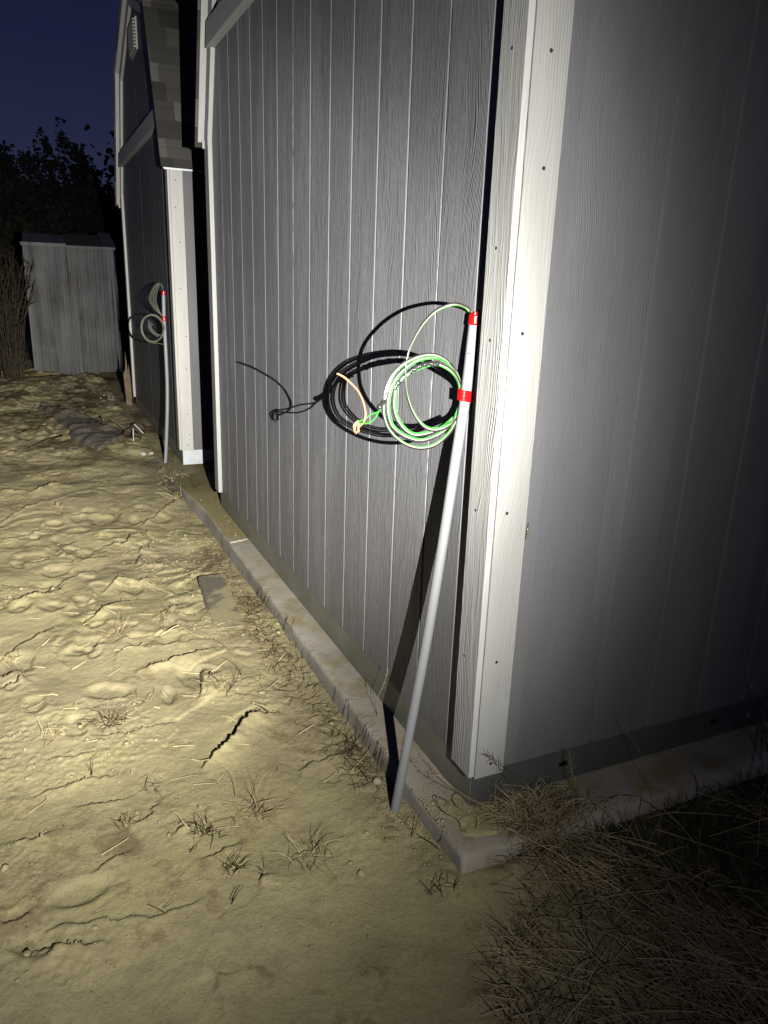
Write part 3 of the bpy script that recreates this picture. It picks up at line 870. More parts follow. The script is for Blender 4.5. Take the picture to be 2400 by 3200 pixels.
ct = conduit_thing((-0.160, 0.135, -0.07), 'grey plastic conduit leaning at the white corner board, coiled green and white wire taped on',
                   [(-.200, .131, -.34), (-.1635, .133, -.09), (-.1250, .136, .173), (-.0842, .137, .461), (-.0510, .136, .760), (-.0300, .136, .970), (-.016, .135, 1.105), (-.0075, .135, 1.240), (-.0035, .135, 1.303)], 0.0133,
                   [(1.279, 1.305, .0150, 1)])
# pencil mark
MB().box(-.0235, -.0135, .1208, .1216, 1.2128, 1.2142).build('mark', MT['nail'], ct)
# middle tape binds pipe and coil together
def ring_band(name, cx, cy, z0_, z1_, rx, ry, tilt, mat, par, n=40):
    mb = MB(); k0 = 0
    for z in np.linspace(z0_, z1_, 4):
        for k in range(n):
            an = 2 * math.pi * k / n
            c, s = math.cos(an), math.sin(an)
            px = math.copysign(abs(c) ** .8, c) * rx
            mb.v.append((cx + px, cy + math.copysign(abs(s) ** .9, s) * ry, z + tilt * px))
    for r_ in range(3):
        for k in range(n):
            a = r_ * n + k; b = r_ * n + (k + 1) % n
            mb.f.append((a, b, b + n, a + n))
    return mb.build(name, mat, par, True)
ring_band('tape', -.0180, .137, 1.097, 1.125, .0172, .0156, -.18, MT['redtape'], ct)

coil = spline([(x, y + 0.0030 * math.sin(i * .37), z) for i, (x, y, z) in enumerate(COIL)], 6)


def offset_path(pts, a0, rate, d, jit=0.0, seed=0):
    out = []
    r_ = random.Random(seed)
    ph = [r_.uniform(0, 6) for _ in range(4)]
    for i, p in enumerate(pts):
        t = (pts[min(i + 1, len(pts) - 1)] - pts[max(i - 1, 0)]).normalized()
        n1 = Vector((0, 1, 0)); n2 = t.cross(n1)
        n2 = n2.normalized() if n2.length > 1e-6 else Vector((1, 0, 0))
        an = a0 + rate * math.sin(i * .021 + ph[0]) + .5 * rate * math.sin(i * .047 + ph[1])
        dd = d * (1 + jit * math.sin(i * .05 + ph[2]))
        out.append(p + n2 * math.cos(an) * dd + n1 * math.sin(an) * dd)
    return out


WR = 0.0018
MB().tube(offset_path(coil, math.pi, .7, .0036, .25, 1), WR, 8).build('wire', MT['wblack'], ct, True)['label'] = 'black insulated wire of the coil'
MB().tube(offset_path(coil, 0.0, .9, .0004, .5, 2), WR, 8).build('wire', MT['wwhite'], ct, True)['label'] = 'white insulated wire of the coil'
MB().tube(offset_path(coil, 0.0, .7, .0036, .25, 1), WR, 8).build('wire', MT['wgreen'], ct, True)['label'] = 'bright green insulated wire of the coil'
MB().tube(spline(G1, 6), WR, 8).tube(spline(G2, 6), WR, 8).build('wire', MT['wgreen'], ct, True)['label'] = 'two green wire ends leaving the coil'
mb = MB().tube(spline(CW, 6), .0016, 7).tube(spline([(p[0] + .0018, p[1], p[2] + .001 * math.sin(i)) for i, p in enumerate(CW[1:])], 6), .0012, 6)
for k in range(7):
    a = Vector(CR2[0]) + Vector((rnd.uniform(-.004, .006), rnd.uniform(-.003, .003), rnd.uniform(-.004, .002)))
    b = Vector(CR2[2]) + Vector((rnd.uniform(-.006, .006), rnd.uniform(-.004, .004), rnd.uniform(-.004, .006)))
    mb.tube(spline([a, a.lerp(b, .4) + Vector((rnd.uniform(-.007, .007), rnd.uniform(-.004, .004), 0)), b], 4), .0013, 6)
mb.build('wire', MT['copper'], ct, True)['label'] = 'bare copper ends twisted together'
for pl, r0 in ((TP1, .0062), (TP2, .0058), (TP3, .0055)):
    pp = spline(pl, 5)
    MB().tube(pp, [r0 * (1 + .18 * math.sin(i * 2.3)) for i in range(len(pp))], 9).build('tape', MT['blktape'], ct, True)['label'] = 'glossy black tape wrapped on the coil'

ct2 = conduit_thing((-.11, 4.5, -.08), 'thin bowed grey conduit at the farther shed with a small grey-green wire coil',
                    [(-.150, 4.5, -.25), (-.118, 4.5, -.07), (-.087, 4.5, .274), (-.072, 4.5, .529), (-.069, 4.5, .779), (-.070, 4.5, 1.055), (-.064, 4.5, 1.256)], .0133,
                    [(1.228, 1.262, .0152, 0), (1.040, 1.076, .0160, 0)])
mwire = mat_plain('dull_green_wire', (0.085, 0.105, 0.06), 0.45, 0, 0.2, 30)
mwhite2 = mat_plain('dull_white_wire', (0.15, 0.155, 0.12), 0.45, 0, 0.2, 30)
for k in range(6):
    pts = []
    dx, dz = rnd.uniform(-.006, .006), rnd.uniform(-.006, .006)
    for a in range(0, 41):
        an = math.pi * 2 * a / 40
        pts.append((-.160 + dx + .080 * (1 + .03 * math.sin(k + an)) * math.cos(an), 4.47 + rnd.uniform(-.001, .001) + .004 * k, .985 + dz + .098 * math.sin(an)))
    MB().tube(pts, .0024, 6).build('wire', mwire if k % 2 else mwhite2, ct2, True)
for k in range(6):
    q = k / 5
    pts = spline([(-.064, 4.5, 1.255), (-.078 - .012 * q, 4.49, 1.305 + .006 * q), (-.10 - .035 * q, 4.48, 1.285), (-.125 - .05 * q, 4.475, 1.20), (-.110 - .03 * q, 4.475, 1.13), (-.085, 4.478, 1.075), (-.075, 4.485, 1.055)], 6)
    MB().tube(pts, .0022, 6).build('wire', mwire if k % 2 else mwhite2, ct2, True)
for k in range(4):
    pts = spline([(-.125 + .01 * k, 4.48, .925 + .004 * k), (-.165 + .008 * k, 4.47, .955), (-.19 + .006 * k, 4.465, 1.0), (-.185 + .01 * k, 4.46, 1.05 - .01 * k)], 6)
    MB().tube(pts, .0022, 6).build('wire', mwhite2, ct2, True)
MB().tube(spline([(-.175, 4.47, .885), (-.15, 4.465, .880), (-.12, 4.48, .878), (-.085, 4.49, .868)], 5), .0035, 6).build('wire', mwire, ct2, True)

# scrap pinned to the side wall
sp = empty('splinter', (0.105, 0, 0.79), 'small wood splinter pinned by a nail to the dark side wall', 'splinter')
MB().prism([(.101, .770), (.1075, .772), (.109, .800), (.106, .812), (.103, .800)], -.006, -.002, 'y').build('wood', mat_plain('raw_wood', (.22, .18, .13), .8), sp)
MB().tube([(.098, -.012, .800), (.107, 0, .796)], .0011, 6).build('pin', MT['plate_clean'], sp)

# ================================================================== THINGS FAR BACK
# pale metal shed with corrugated panels
ms = empty('metal_shed', (-0.4, 10.6, -.1), 'low pale corrugated metal shed with rust streaks at the back of the yard', 'metal shed')
m_, n_, b_ = newmat('weathered_tin')
P_ = geo(n_)
st_ = noise(n_, scl(n_, P_, (14, 1, .8)), 1.0, 5, .65)
dk_ = noise(n_, P_, 2.2, 4, .6)
c_ = ramp(n_, math_(n_, 'ADD', math_(n_, 'MULTIPLY', st_, .6), math_(n_, 'MULTIPLY', dk_, .4)), [(.36, (.055, .052, .05)), (.46, (.11, .11, .108)), (.60, (.17, .17, .168))])
n_.links.new(c_, b_.inputs['Base Color']); b_.inputs['Roughness'].default_value = .6; b_.inputs['Metallic'].default_value = .15
MT['tin'] = m_
MT['tinroof'] = mat_plain('tin_roof', (.10, .10, .11), .6, .2, .25, 3)
MT['rust'] = mat_plain('rust', (.06, .042, .03), .9, 0, .4, 12)
def corrugated(x0, x1, y, zb0, zb1, zt0, zt1, per, amp, depth=.0):
    n = max(4, int((x1 - x0) / per * 6)); v = []; f = []
    for i in range(n + 1):
        t = i / n; x = x0 + (x1 - x0) * t; yy = y + amp * math.sin(2 * math.pi * (x - x0) / per)
        v += [(x, yy, zb0 + (zb1 - zb0) * t), (x, yy, zt0 + (zt1 - zt0) * t)]
    for i in range(n): f.append((2 * i, 2 * i + 2, 2 * i + 3, 2 * i + 1))
    return v, f
for (xa, xb, ya, za, zb_) in ((-1.01, -.455, 10.60, 1.71, 1.715), (-.450, .185, 10.585, 1.705, 1.70)):
    v, f = corrugated(xa, xb, ya, -.25, -.25, za, zb_, .052, .0045)
    link('door_panel', pymesh('door_panel', v, f, True), MT['tin'], ms)
MB().box(-1.0, .17, 10.62, 11.8, -.2, 1.66).build('body', MT['tinroof'], ms)
MB().box(-1.03, -.45, 10.555, 10.60, 1.70, 1.745).build('eave_trim', MT['tin'], ms)
MB().box(-.45, .20, 10.545, 10.60, 1.69, 1.725).build('eave_trim', MT['tin'], ms)
v, f = corrugated(-1.0, -.44, 10.58, 0, 0, 0, 0, .052, .006)
v = [(-1.03 + (q[0] + 1.03) * 1.0, 10.57 if k % 2 == 0 else 11.5, (1.742 if k % 2 == 0 else 1.90) + (q[1] - 10.58)) for k, q in enumerate(v)]
link('roof_panel', pymesh('roof_panel', v, f, True), MT['tin'], ms)
MB().prism([(10.56, 1.70), (11.5, 1.90), (11.5, 1.92), (10.56, 1.725)], -.44, .05, 'x').build('roof_panel', MT['rust'], ms)
MB().prism([(10.56, 1.70), (11.5, 1.94), (11.5, 1.96), (10.56, 1.722)], .05, .22, 'x').build('roof_panel', MT['tinroof'], ms)
for (x, z0_, z1_, wd) in ((-.452, .95, 1.66, .009), (-.430, 1.12, 1.42, .010), (.125, .55, 1.30, .012), (.108, .8, 1.05, .008)):
    MB().prism([(x, z0_), (x + wd, z0_ + .2), (x + wd * .7, z1_), (x - wd * .4, z1_ - .1)], 10.572, 10.575, 'y').build('rust_streak', MT['rust'], ms)

tarp = empty('tarp', (.32, 10.9, -.1), 'dark blue tarp hanging beside the pale metal shed', 'tarp')
v = []; f = []; nu, nv_ = 24, 16
for i in range(nu):
    for j in range(nv_):
        x = .20 + .75 * i / (nu - 1); z = -.15 + 1.78 * j / (nv_ - 1)
        v.append((x, 10.80 + .03 * math.sin(i * 1.3 + .3 * j) + .02 * math.sin(i * .6), z + .02 * math.sin(i * .9)))
for i in range(nu - 1):
    for j in range(nv_ - 1):
        a = i * nv_ + j; f.append((a, a + nv_, a + nv_ + 1, a + 1))
link('sheet', pymesh('sheet', v, f, True), mat_plain('navy_tarp', (.010, .014, .040), .5, 0, .2, 8), tarp)
MB().box(.24, .9, 10.86, 11.6, -.2, 1.6).build('stack', MT['dark'], tarp)

bb = empty('broken_board', (-.08, 7.40, -.1), 'splintered pale board standing at the far corner of the farther shed', 'board')
MB().prism([(-.085, -.25), (-.035, -.25), (-.030, .18), (-.045, .42), (-.055, .30), (-.072, .56), (-.080, .36), (-.105, .30), (-.095, .05)], 7.39, 7.412, 'y').build('board', mat_plain('split_wood', (.20, .15, .09), .85, 0, .3, 20, .001), bb)

# half buried strip of grey-brown cloth
cl = []
outl = [(-1.02, 7.55), (-.93, 7.75), (-.72, 7.35), (-.52, 6.65), (-.33, 5.95), (-.30, 5.55), (-.42, 5.15), (-.60, 5.05), (-.70, 5.45), (-.78, 6.1), (-.90, 6.9)]
v = []; f = []; nu, nv_ = 60, 22
Lp = spline([(p[0], p[1], 0) for p in [outl[0], outl[10], outl[9], outl[8], outl[7]]], 15)
Rp = spline([(p[0], p[1], 0) for p in [outl[1], outl[2], outl[3], outl[4], outl[5]]], 15)
nu = len(Lp)
for i in range(nu):
    for j in range(nv_):
        t = j / (nv_ - 1); p = Lp[i].lerp(Rp[i], t)
        p.x += .05 * float(fbm(np.array([p.x]), np.array([p.y]), 3, 3, 57)[0])
        h = gz(p.x, p.y) + .006 + .030 * math.sin(math.pi * t) ** .6 + .045 * max(0, float(fbm(np.array([p.x]), np.array([p.y]), 4.5, 4, 55)[0])) + .012 * float(fbm(np.array([p.x]), np.array([p.y]), 16, 3, 56)[0])
        if j in (0, nv_ - 1) or i in (0, nu - 1): h -= .04
        v.append((p.x, p.y, h))
for i in range(nu - 1):
    for j in range(nv_ - 1):
        a = i * nv_ + j; f.append((a, a + nv_, a + nv_ + 1, a + 1))
tag(link('ground_cloth', pymesh('ground_cloth', v, f, True), mat_plain('muddy_cloth', (.15, .13, .095), .95, 0, .25, 6, .01)), 'muddy grey-brown cloth heaped on the soil near the farther shed', 'cloth')

# wire rings beside the far footing
for i, (x, y, r_, lab) in enumerate(((-.255, 5.40, .075, 'thin dark wire ring with a pale upright rod, farther from the conduit'), (-.150, 5.78, .075, 'thin dark wire ring with a pale slanting rod, against the footing'))):
    wr = empty('wire_ring', (x, y, gz(x, y)), lab, 'wire ring', 'wire rings by the far footing')
    z = gz(x, y) + .055
    c = [(x + r_ * math.cos(a * math.pi / 12), y + .03 * math.sin(a * math.pi / 12) + .01 * (a % 2), z + r_ * .8 * math.sin(a * math.pi / 12)) for a in range(25)]
    MB().tube(c, .004, 6).tube([(q[0] * .8 + x * .2, q[1] + .02, q[2] * .8 + z * .2) for q in c], .0035, 6).build('ring', MT['twig'], wr, True)
    e = ((x + .0, y - .03, z - .09), (x + .004, y - .03, z + .07)) if i == 0 else ((x + .06, y - .04, z - .07), (x - .05, y - .04, z + .06))
    MB().tube(e, .005, 7).build('rod', MT['plate_clean'], wr)
hk = spline([(-.42, 6.35, -.02), (-.44, 6.30, .03), (-.40, 6.2, .03), (-.34, 6.0, .02), (-.27, 5.85, -.02), (-.20, 5.6, -.03), (-.13, 5.5, -.05)], 6)
tag(MB().tube([Vector((p.x, p.y, max(p.z, gz(p.x, p.y) + .01))) for p in hk], .007, 7).build('stick', MT['straw2'], None, True), 'long curved pale stick with a hooked end near the far footing', 'stick')
for (a, b, lab) in (((-1.08, 5.25), (-.82, 5.62), 'dark straight stick on the sand left of the muddy cloth'), ((-.90, 7.0), (-.78, 7.25), 'short pale stick sticking out of the muddy cloth')):
    tag(MB().tube([(a[0], a[1], gz(*a) + .03), ((a[0] + b[0]) / 2, (a[1] + b[1]) / 2, gz((a[0] + b[0]) / 2, (a[1] + b[1]) / 2) + .05), (b[0], b[1], gz(*b) + .055)], [.008, .012, .007], 7).build('stick', MT['twig'], None, True), lab, 'stick')

# stones
def stone(x, y, r_, lab, mat, sq=.6, group=None, z=None):
    bm = bmesh.new(); bmesh.ops.create_icosphere(bm, subdivisions=2, radius=1)
    sd = rnd.uniform(0, 50)
    zz = gz(x, y) if z is None else z
    for v in bm.verts:
        k = 1 + .28 * math.sin(v.co.x * 3 + sd) * math.cos(v.co.y * 2.7 + sd * 2) + .12 * math.sin(v.co.z * 6 + sd)
        v.co = Vector((x + v.co.x * r_ * k, y + v.co.y * r_ * k * .8, zz + r_ * .25 + v.co.z * r_ * k * sq))
    me = bpy.data.meshes.new('stone'); bm.to_mesh(me); bm.free()
    return tag(link('stone', me, mat), lab, 'stone', group)
pale = mat_plain('pale_stone', (.62, .58, .50), .8, 0, .15, 40, .001)
dull = mat_plain('dull_stone', (.46, .40, .27), .9, 0, .2, 40, .002)
stone(-.235, 4.90, .028, 'pale angular stone beside the wire rings, the left one of two', pale)
stone(-.165, 4.93, .024, 'long pale stone touching the end of the far footing', pale, .5)
for k in range(5):
    x, y = -.30 + .035 * k + rnd.uniform(-.01, .01), 8.15 + .18 * math.sin(k * 2.2)
    stone(x, y, .014, 'tiny white scrap in a cluster on the far sand', dull, .6, 'white scraps on the far sand', gz(x, y) + .012)
stone(-.148, .275, .016, 'rounded clod of soil on the edge of the footing near the conduit', dull, .8)

# half buried paving block next to the kerb
pz = -.078
pb_ = MB().box(-.066, .066, -.30, .30, -.06, .024)
me = bpy.data.meshes.new('paving_block'); me.from_pydata(pb_.v, [], pb_.f)
bm = bmesh.new(); bm.from_mesh(me); bmesh.ops.bevel(bm, geom=list(bm.edges), offset=.006, segments=2, affect='EDGES'); bm.to_mesh(me); bm.free()
m_, n_, b_ = newmat('grey_paver')
P_ = geo(n_)
c_ = ramp(n_, noise(n_, P_, 160, 3, .7), [(.35, (.14, .125, .09)), (.65, (.26, .23, .175))])
mx_ = N(n_, 'ShaderNodeMixRGB'); mx_.inputs[2].default_value = (.44, .38, .21, 1)
n_.links.new(math_(n_, 'MULTIPLY', math_(n_, 'SUBTRACT', noise(n_, P_, 7, 5, .6), .46), 14, True), mx_.inputs[0]); n_.links.new(c_, mx_.inputs[1])
n_.links.new(mx_.outputs[0], b_.inputs['Base Color']); b_.inputs['Roughness'].default_value = .9
bump(n_, b_, noise(n_, P_, 120, 5, .7), .004)
pav = link('paving_block', me, m_)
pav.location = (-.298, 1.75, pz); pav.rotation_euler = (R(1.2), R(-2.5), R(-5))
tag(pav, 'grey paving block half sunk in the sand next to the kerb', 'paving block')

# ================================================================== BLADES, STRAW, WEEDS
class Blades:
    def __init__(s): s.V = []; s.F = []; s.n = 0
    def add(s, pts, r0, r1=None, flat=False):
        """3-sided tapering stalk"""
        P = np.array(pts, float); m = len(P)
        r1 = r0 * .3 if r1 is None else r1
        T = np.gradient(P, axis=0); T /= (np.linalg.norm(T, axis=1)[:, None] + 1e-9)
        ref = np.array([0.31, 0.17, 0.93]);
        A = np.cross(T, ref); A /= (np.linalg.norm(A, axis=1)[:, None] + 1e-9); B = np.cross(T, A)
        rr = np.linspace(r0, r1, m)[:, None]
        rings = []
        for k in range(3):
            an = 2 * math.pi * k / 3 + .4
            rings.append(P + (A * math.cos(an) + B * math.sin(an) * (.45 if flat else 1)) * rr)
        V = np.stack(rings, 1).reshape(-1, 3)
        i = np.arange(m - 1)[:, None] * 3; k = np.arange(3)[None, :]; k2 = (k + 1) % 3
        F = np.stack([i + k, i + k2, i + 3 + k2, i + 3 + k], 2).reshape(-1, 4) + s.n
        s.V.append(V); s.F.append(F); s.n += len(V)
    def build(s, name, mat, parent=None):
        return link(name, npmesh(name, np.concatenate(s.V), np.concatenate(s.F), True), mat, parent)


def blade_pts(x, y, z, ln, az, el0, droop, n=5, wob=.0):
    pts = [(x, y, z)]; el = el0; a = az
    for i in range(n - 1):
        st_ = ln / (n - 1)
        x += math.cos(a) * math.cos(el) * st_; y += math.sin(a) * math.cos(el) * st_; z += math.sin(el) * st_
        el -= droop / (n - 1); a += rnd.uniform(-wob, wob)
        pts.append((x, y, z))
    return pts


def clamp_ground(pts, lift=.001):
    return [(x, y, max(z, gz_fast(x, y) + lift)) for x, y, z in pts]


def gz_fast(x, y):
    j = int(np.searchsorted(gx, x)) - 1; i = int(np.searchsorted(gy, y)) - 1
    base = float(GZ[max(0, min(i, ny_ - 1)), max(0, min(j, nx_ - 1))])
    if x > -SLAB_W and y > -.15: base = max(base, 0.0 if y < 3.3 else -.045)
    return base


def tuft(name, x, y, n, ln, lab, cat, mat, group=None, spread=.03, el=(.15, 1.1), rad=.0011, az=None, wob=.25, frag=0, mat2=None):
    root = empty(name, (x, y, gz_fast(x, y)), lab, cat, group)
    b = Blades(); b2 = Blades()
    ln *= 1.25; rad *= 1.35
    for k in range(int(n * 1.8)):
        a = rnd.uniform(0, 2 * math.pi) if az is None else rnd.gauss(az, .6)
        px, py = x + rnd.gauss(0, spread), y + rnd.gauss(0, spread)
        pts = clamp_ground(blade_pts(px, py, gz_fast(px, py) - .002, ln * rnd.uniform(.4, 1.1), a, rnd.uniform(*el), rnd.uniform(.1, 1.5), 6, wob))
        (b2 if (mat2 and rnd.random() < .35) else b).add(pts, rad * rnd.uniform(.6, 1.3))
    b.build('stems', mat, root)
    if b2.n: b2.build('stems', mat2, root)
    return root


# small dried tufts out on the sand
TUFTS = [(-.772, 1.586, 34, .075, 'flattened grey tuft on the sand straight left of the paving block', 'straw2'),
         (-.556, 1.673, 16, .075, 'small straw tuft between the paving block and the flattened grey tuft', 'straw2'),
         (-.457, .990, 12, .10, 'thin weedy tuft with a crooked stem above the big crack', 'twig'),
         (-.848, .891, 30, .065, 'long low line of dead grass above the middle of the sand', 'twig'),
         (-1.03, .883, 18, .055, 'short bleached tuft near the left edge', 'straw2'),
         (-.768, .503, 10, .045, 'tiny dark sprig lower left of the big crack', 'twig'),
         (-.52, .300, 22, .085, 'open straw tuft left of the conduit foot', 'straw2'),
         (-.419, .075, 26, .075, 'curled brown tuft below and left of the conduit foot', 'straw2'),
         (-.619, .103, 24, .045, 'dark star shaped tuft on the lower sand', 'twig'),
         (-.862, .380, 14, .035, 'small dark spiky tuft at the left on the lower sand', 'twig'),
         (-.66, .26, 26, .055, 'narrow strip of dead blades beside the lower crack', 'twig'),
         (-1.157, 1.507, 10, .06, 'little pale tuft at the left edge level with the flattened tuft', 'straw2'),
         (-.164, -.163, 12, .05, 'small dark sprig just outside the corner of the footing', 'twig'),
         (-.739, 1.021, 12, .05, 'pair of crossed dead blades below the crooked straws', 'straw2'),
         (-.162, 3.547, 26, .13, 'small dead bush with brown twigs where the kerb narrows', 'twig'),
         (-.144, 3.983, 16, .14, 'upright brown twigs at the foot of the bowed conduit', 'twig'),
         (-.932, 3.559, 14, .07, 'far low tuft on the sand beyond the footprints', 'straw2')]
for (x, y, n, ln, lab, mt) in TUFTS:
    tuft('dry_tuft', x, y, n, ln, lab, 'dry tuft', MT[mt], 'dried tufts on the sand', spread=ln * .33, rad=.0010 if y < 2.5 else .0018, mat2=MT['straw'], wob=.5)
# weeds that cling along the kerb
WEEDS = [(-.150, .400, 170, .085, .040, 'thick tangle of dead weeds against the kerb nearest the conduit'),
         (-.195, .62, 90, .075, .050, 'sparse dead weeds just beyond the nearest tangle'),
         (-.200, 1.00, 130, .085, .055, 'low dead weeds along the kerb below the paving block'),
         (-.190, 1.33, 150, .095, .050, 'brown dead weeds at the near end of the paving block'),
         (-.185, 1.68, 160, .095, .040, 'dead weeds growing between the paving block and the kerb'),
         (-.215, 2.10, 120, .085, .055, 'tangled roots and weeds beyond the paving block'),
         (-.190, 2.45, 60, .085, .040, 'thin weeds by the kerb joint')]
for (x, y, n, ln, sp_, lab) in WEEDS:
    root = empty('dead_weeds', (x, y, gz_fast(x, y)), lab, 'weeds', 'dead weeds along the kerb')
    b = Blades(); b2 = Blades()
    for k in range(int(n * 1.35)):
        px = -.128 - abs(x + rnd.gauss(0, sp_ * .8) + .128); py = y + rnd.gauss(0, sp_ * 2.4)
        pts = clamp_ground(blade_pts(px, py, gz_fast(px, py) - .002, ln * rnd.uniform(.25, 1.1), rnd.uniform(0, 6.28), rnd.uniform(.0, .75), rnd.uniform(.2, 1.8), 7, .7))
        (b if rnd.random() < .62 else b2).add(pts, .0010 * rnd.uniform(.5, 1.5))
    b.build('stems', MT['twig'], root); b2.build('stems', MT['straw2'], root)
# single loose straws
ST = [((-.575, 2.13), (-.49, 1.93), .0032), ((-.60, 1.50), (-.52, 1.52), .0028), ((-.52, 1.53), (-.475, 1.42), .0026), ((-.57, 1.17), (-.475, 1.10), .0025), ((-.475, 1.10), (-.40, 1.16), .003), ((-.475, 1.10), (-.50, 1.02), .002),
      ((-.31, .90), (-.25, .96), .002), ((-.64, .60), (-.58, .53), .0025), ((-.50, .80), (-.46, .74), .0022), ((-1.05, 1.56), (-1.02, 1.60), .003), ((-.79, 1.42), (-.72, 1.41), .0025), ((-.69, 1.42), (-.66, 1.45), .002),
      ((-.30, .34), (-.25, .36), .0018), ((-.93, .27), (-.86, .30), .0016), ((-.24, 1.55), (-.15, 1.75), .0024), ((-.21, 1.1), (-.16, 1.16), .0026), ((-.29, .60), (-.23, .62), .002), ((-.20, .36), (-.13, .41), .0022),
      ((-.66, .47), (-.60, .44), .0018), ((-1.10, .52), (-1.05, .55), .0014), ((-.72, .52), (-.64, .50), .0012), ((-.35, 1.93), (-.28, 1.98), .002), ((-.95, 1.32), (-.90, 1.35), .0022), ((-.83, 1.22), (-.78, 1.26), .002), ((-.60, .98), (-.56, .94), .002)]
for k in range(60):
    x, y = rnd.uniform(-1.1, -.25), rnd.uniform(.1, 2.9); a = rnd.uniform(0, 6.28); l = rnd.uniform(.02, .07)
    ST.append(((x, y), (x + l * math.cos(a), y + l * math.sin(a)), rnd.uniform(.0009, .002)))
BIGL = ['thick pale straw slanting on the upper sand left of the paving block', 'bent straw lying above the flattened grey tuft', 'straw crossing the bent one by the flattened grey tuft', 'long straw forming the left leg of a V on the sand', 'bright yellow straw forming the right leg of a V', 'dull straw pointing down from the tip of the V',
        'short straw right of the crooked stem tuft', 'pale straw below the V shaped pair', 'thin straw just above the big crack', 'pale stub by the tuft at the left edge', 'fine straw lying left of the long dead grass line', 'short straw beside the fine one left of centre',
        'small straw by the cracked ledge near the conduit', 'faint straw at the lower left sand', 'straw poking out of the weeds beyond the paving block', 'long golden straw leaning on the kerb in the weeds', 'slanted straw in the weeds below the paving block', 'short pale straw on the edge of the nearest weeds']
for ki, (a, b, r_) in enumerate(ST):
    bl = Blades()
    pts = [(a[0] + (b[0] - a[0]) * t + .003 * math.sin(t * 3), a[1] + (b[1] - a[1]) * t, gz_fast(a[0] + (b[0] - a[0]) * t, a[1] + (b[1] - a[1]) * t) + .003 + .008 * t) for t in (0, .35, .7, 1)]
    bl.add(pts, r_ * 1.3, r_ * .9)
    big = BIGL[ki] if ki < len(BIGL) else None
    tag(bl.build('straw', MT['straw']), big or 'tiny broken straw fragment lying on the sand', 'straw', 'loose straws on the sand')
# small upright splinters that throw the short dark shadows
for (x, y, l, lab) in ((-.352, .745, .075, 'dark branching sprig standing at the top of the big crack'), (-.66, -.01, .05, 'short stake-like stem casting a dark shadow on the lower sand'), (-.81, .03, .045, 'thin stem standing on the lower sand near the left'), (-.72, .20, .03, 'tiny peg of stem between the lower tufts'),
                       (-.565, .055, .03, 'dark stub beside the star shaped tuft'), (-.165, .02, .07, 'bent stem leaning against the kerb below the conduit'), (-.118, -.05, .07, 'stem lying over the kerb edge near its corner'), (-.93, .62, .05, 'pair of short stems on the left sand'), (-.17, .30, .055, 'stubby broken stem standing by the nearest tangle')):
    b = Blades(); z = gz_fast(x, y)
    b.add(clamp_ground(blade_pts(x, y, z - .003, l, rnd.uniform(0, 6.28), 1.0, .6, 5, .3)), .0018, .0008)
    b.add(clamp_ground(blade_pts(x, y, z + l * .3, l * .6, rnd.uniform(0, 6.28), .7, .6, 5, .3)), .0012, .0006)
    tag(b.build('stem', MT['twig']), lab, 'stem')
# seedy grass stalks that lean over the kerb and the corner
def seed_stalk(pts, lab, nseed=16, r_=.0009, mat='straw2', grp='seed stalks around the shed corner', heads=.45, sl=.022):
    root = empty('grass_stalk', pts[0], lab, 'grass stalk', grp)
    sp_ = spline(pts, 6)
    b = Blades(); b.add([tuple(p) for p in sp_], r_, r_ * .5); b.build('stem', MT[mat], root)
    h = Blades(); m = len(sp_)
    for k in range(nseed):
        i = int(m * (1 - heads) + (m * heads - 1) * k / max(1, nseed - 1)); p = sp_[min(i, m - 1)]
        t = (sp_[min(i + 1, m - 1)] - sp_[max(i - 1, 0)]).normalized()
        d = (t + Vector((rnd.uniform(-.7, .7), rnd.uniform(-.7, .7), rnd.uniform(-.6, .5)))).normalized()
        l = sl * rnd.uniform(.5, 1.2)
        h.add([tuple(p), tuple(p + d * l * .5), tuple(p + d * l * .8 + Vector((0, 0, -.002))), tuple(p + d * l)], .0014, .0005, True)
    h.build('seed_head', MT[mat], root)
seed_stalk([(.06, -.16, -.03), (.03, -.08, .02), (-.02, .03, .035), (-.06, .13, .03), (-.075, .23, .045)], 'long seedy stalk lying over the kerb toward the conduit')
seed_stalk([(.10, -.14, -.02), (.04, -.07, .03), (-.02, .0, .05), (-.045, .08, .06), (-.05, .16, .07)], 'pale thin stalk crossing the base rail left of the corner board', 8, .0009, 'straw')
seed_stalk([(.13, -.12, -.02), (.10, -.11, .08), (.06, -.10, .15), (.02, -.09, .20), (-.005, -.085, .225)], 'dark seed head in front of the foot of the white corner boards', 22, .0011, 'twig')
seed_stalk([(.30, -.20, -.03), (.28, -.15, .05), (.26, -.10, .11), (.27, -.07, .15)], 'short seed head in front of the slot in the base rail', 20)
seed_stalk([(.36, -.20, -.03), (.31, -.17, .04), (.24, -.15, .07), (.19, -.14, .045)], 'drooping feathery head low against the footing', 26, .001, 'grassdry', sl=.03)
seed_stalk([(.42, -.28, -.03), (.46, -.22, .06), (.47, -.12, .14), (.46, -.05, .19)], 'tall thin stalk reaching up the dark side wall', 12)
seed_stalk([(.50, -.36, -.03), (.47, -.27, .03), (.41, -.20, .06), (.34, -.17, .05)], 'arched nodding plume over the front kerb', 34, .0014, 'grassdry', heads=.6, sl=.03)
seed_stalk([(.45, -.38, .0), (.52, -.32, .07), (.60, -.30, .10), (.63, -.31, .09)], 'bent pale stem crossing the dark grass right of the plume', 5, .0013, 'straw2')
seed_stalk([(.62, -.42, -.02), (.68, -.36, .10), (.76, -.33, .19), (.80, -.32, .24)], 'slender seed stalk on the right of the dark grass', 26, .001, 'grassdry')
seed_stalk([(.82, -.40, -.02), (.85, -.34, .10), (.90, -.30, .20), (.93, -.29, .25)], 'slender seed stalk near the right edge', 22, .001, 'grassdry')
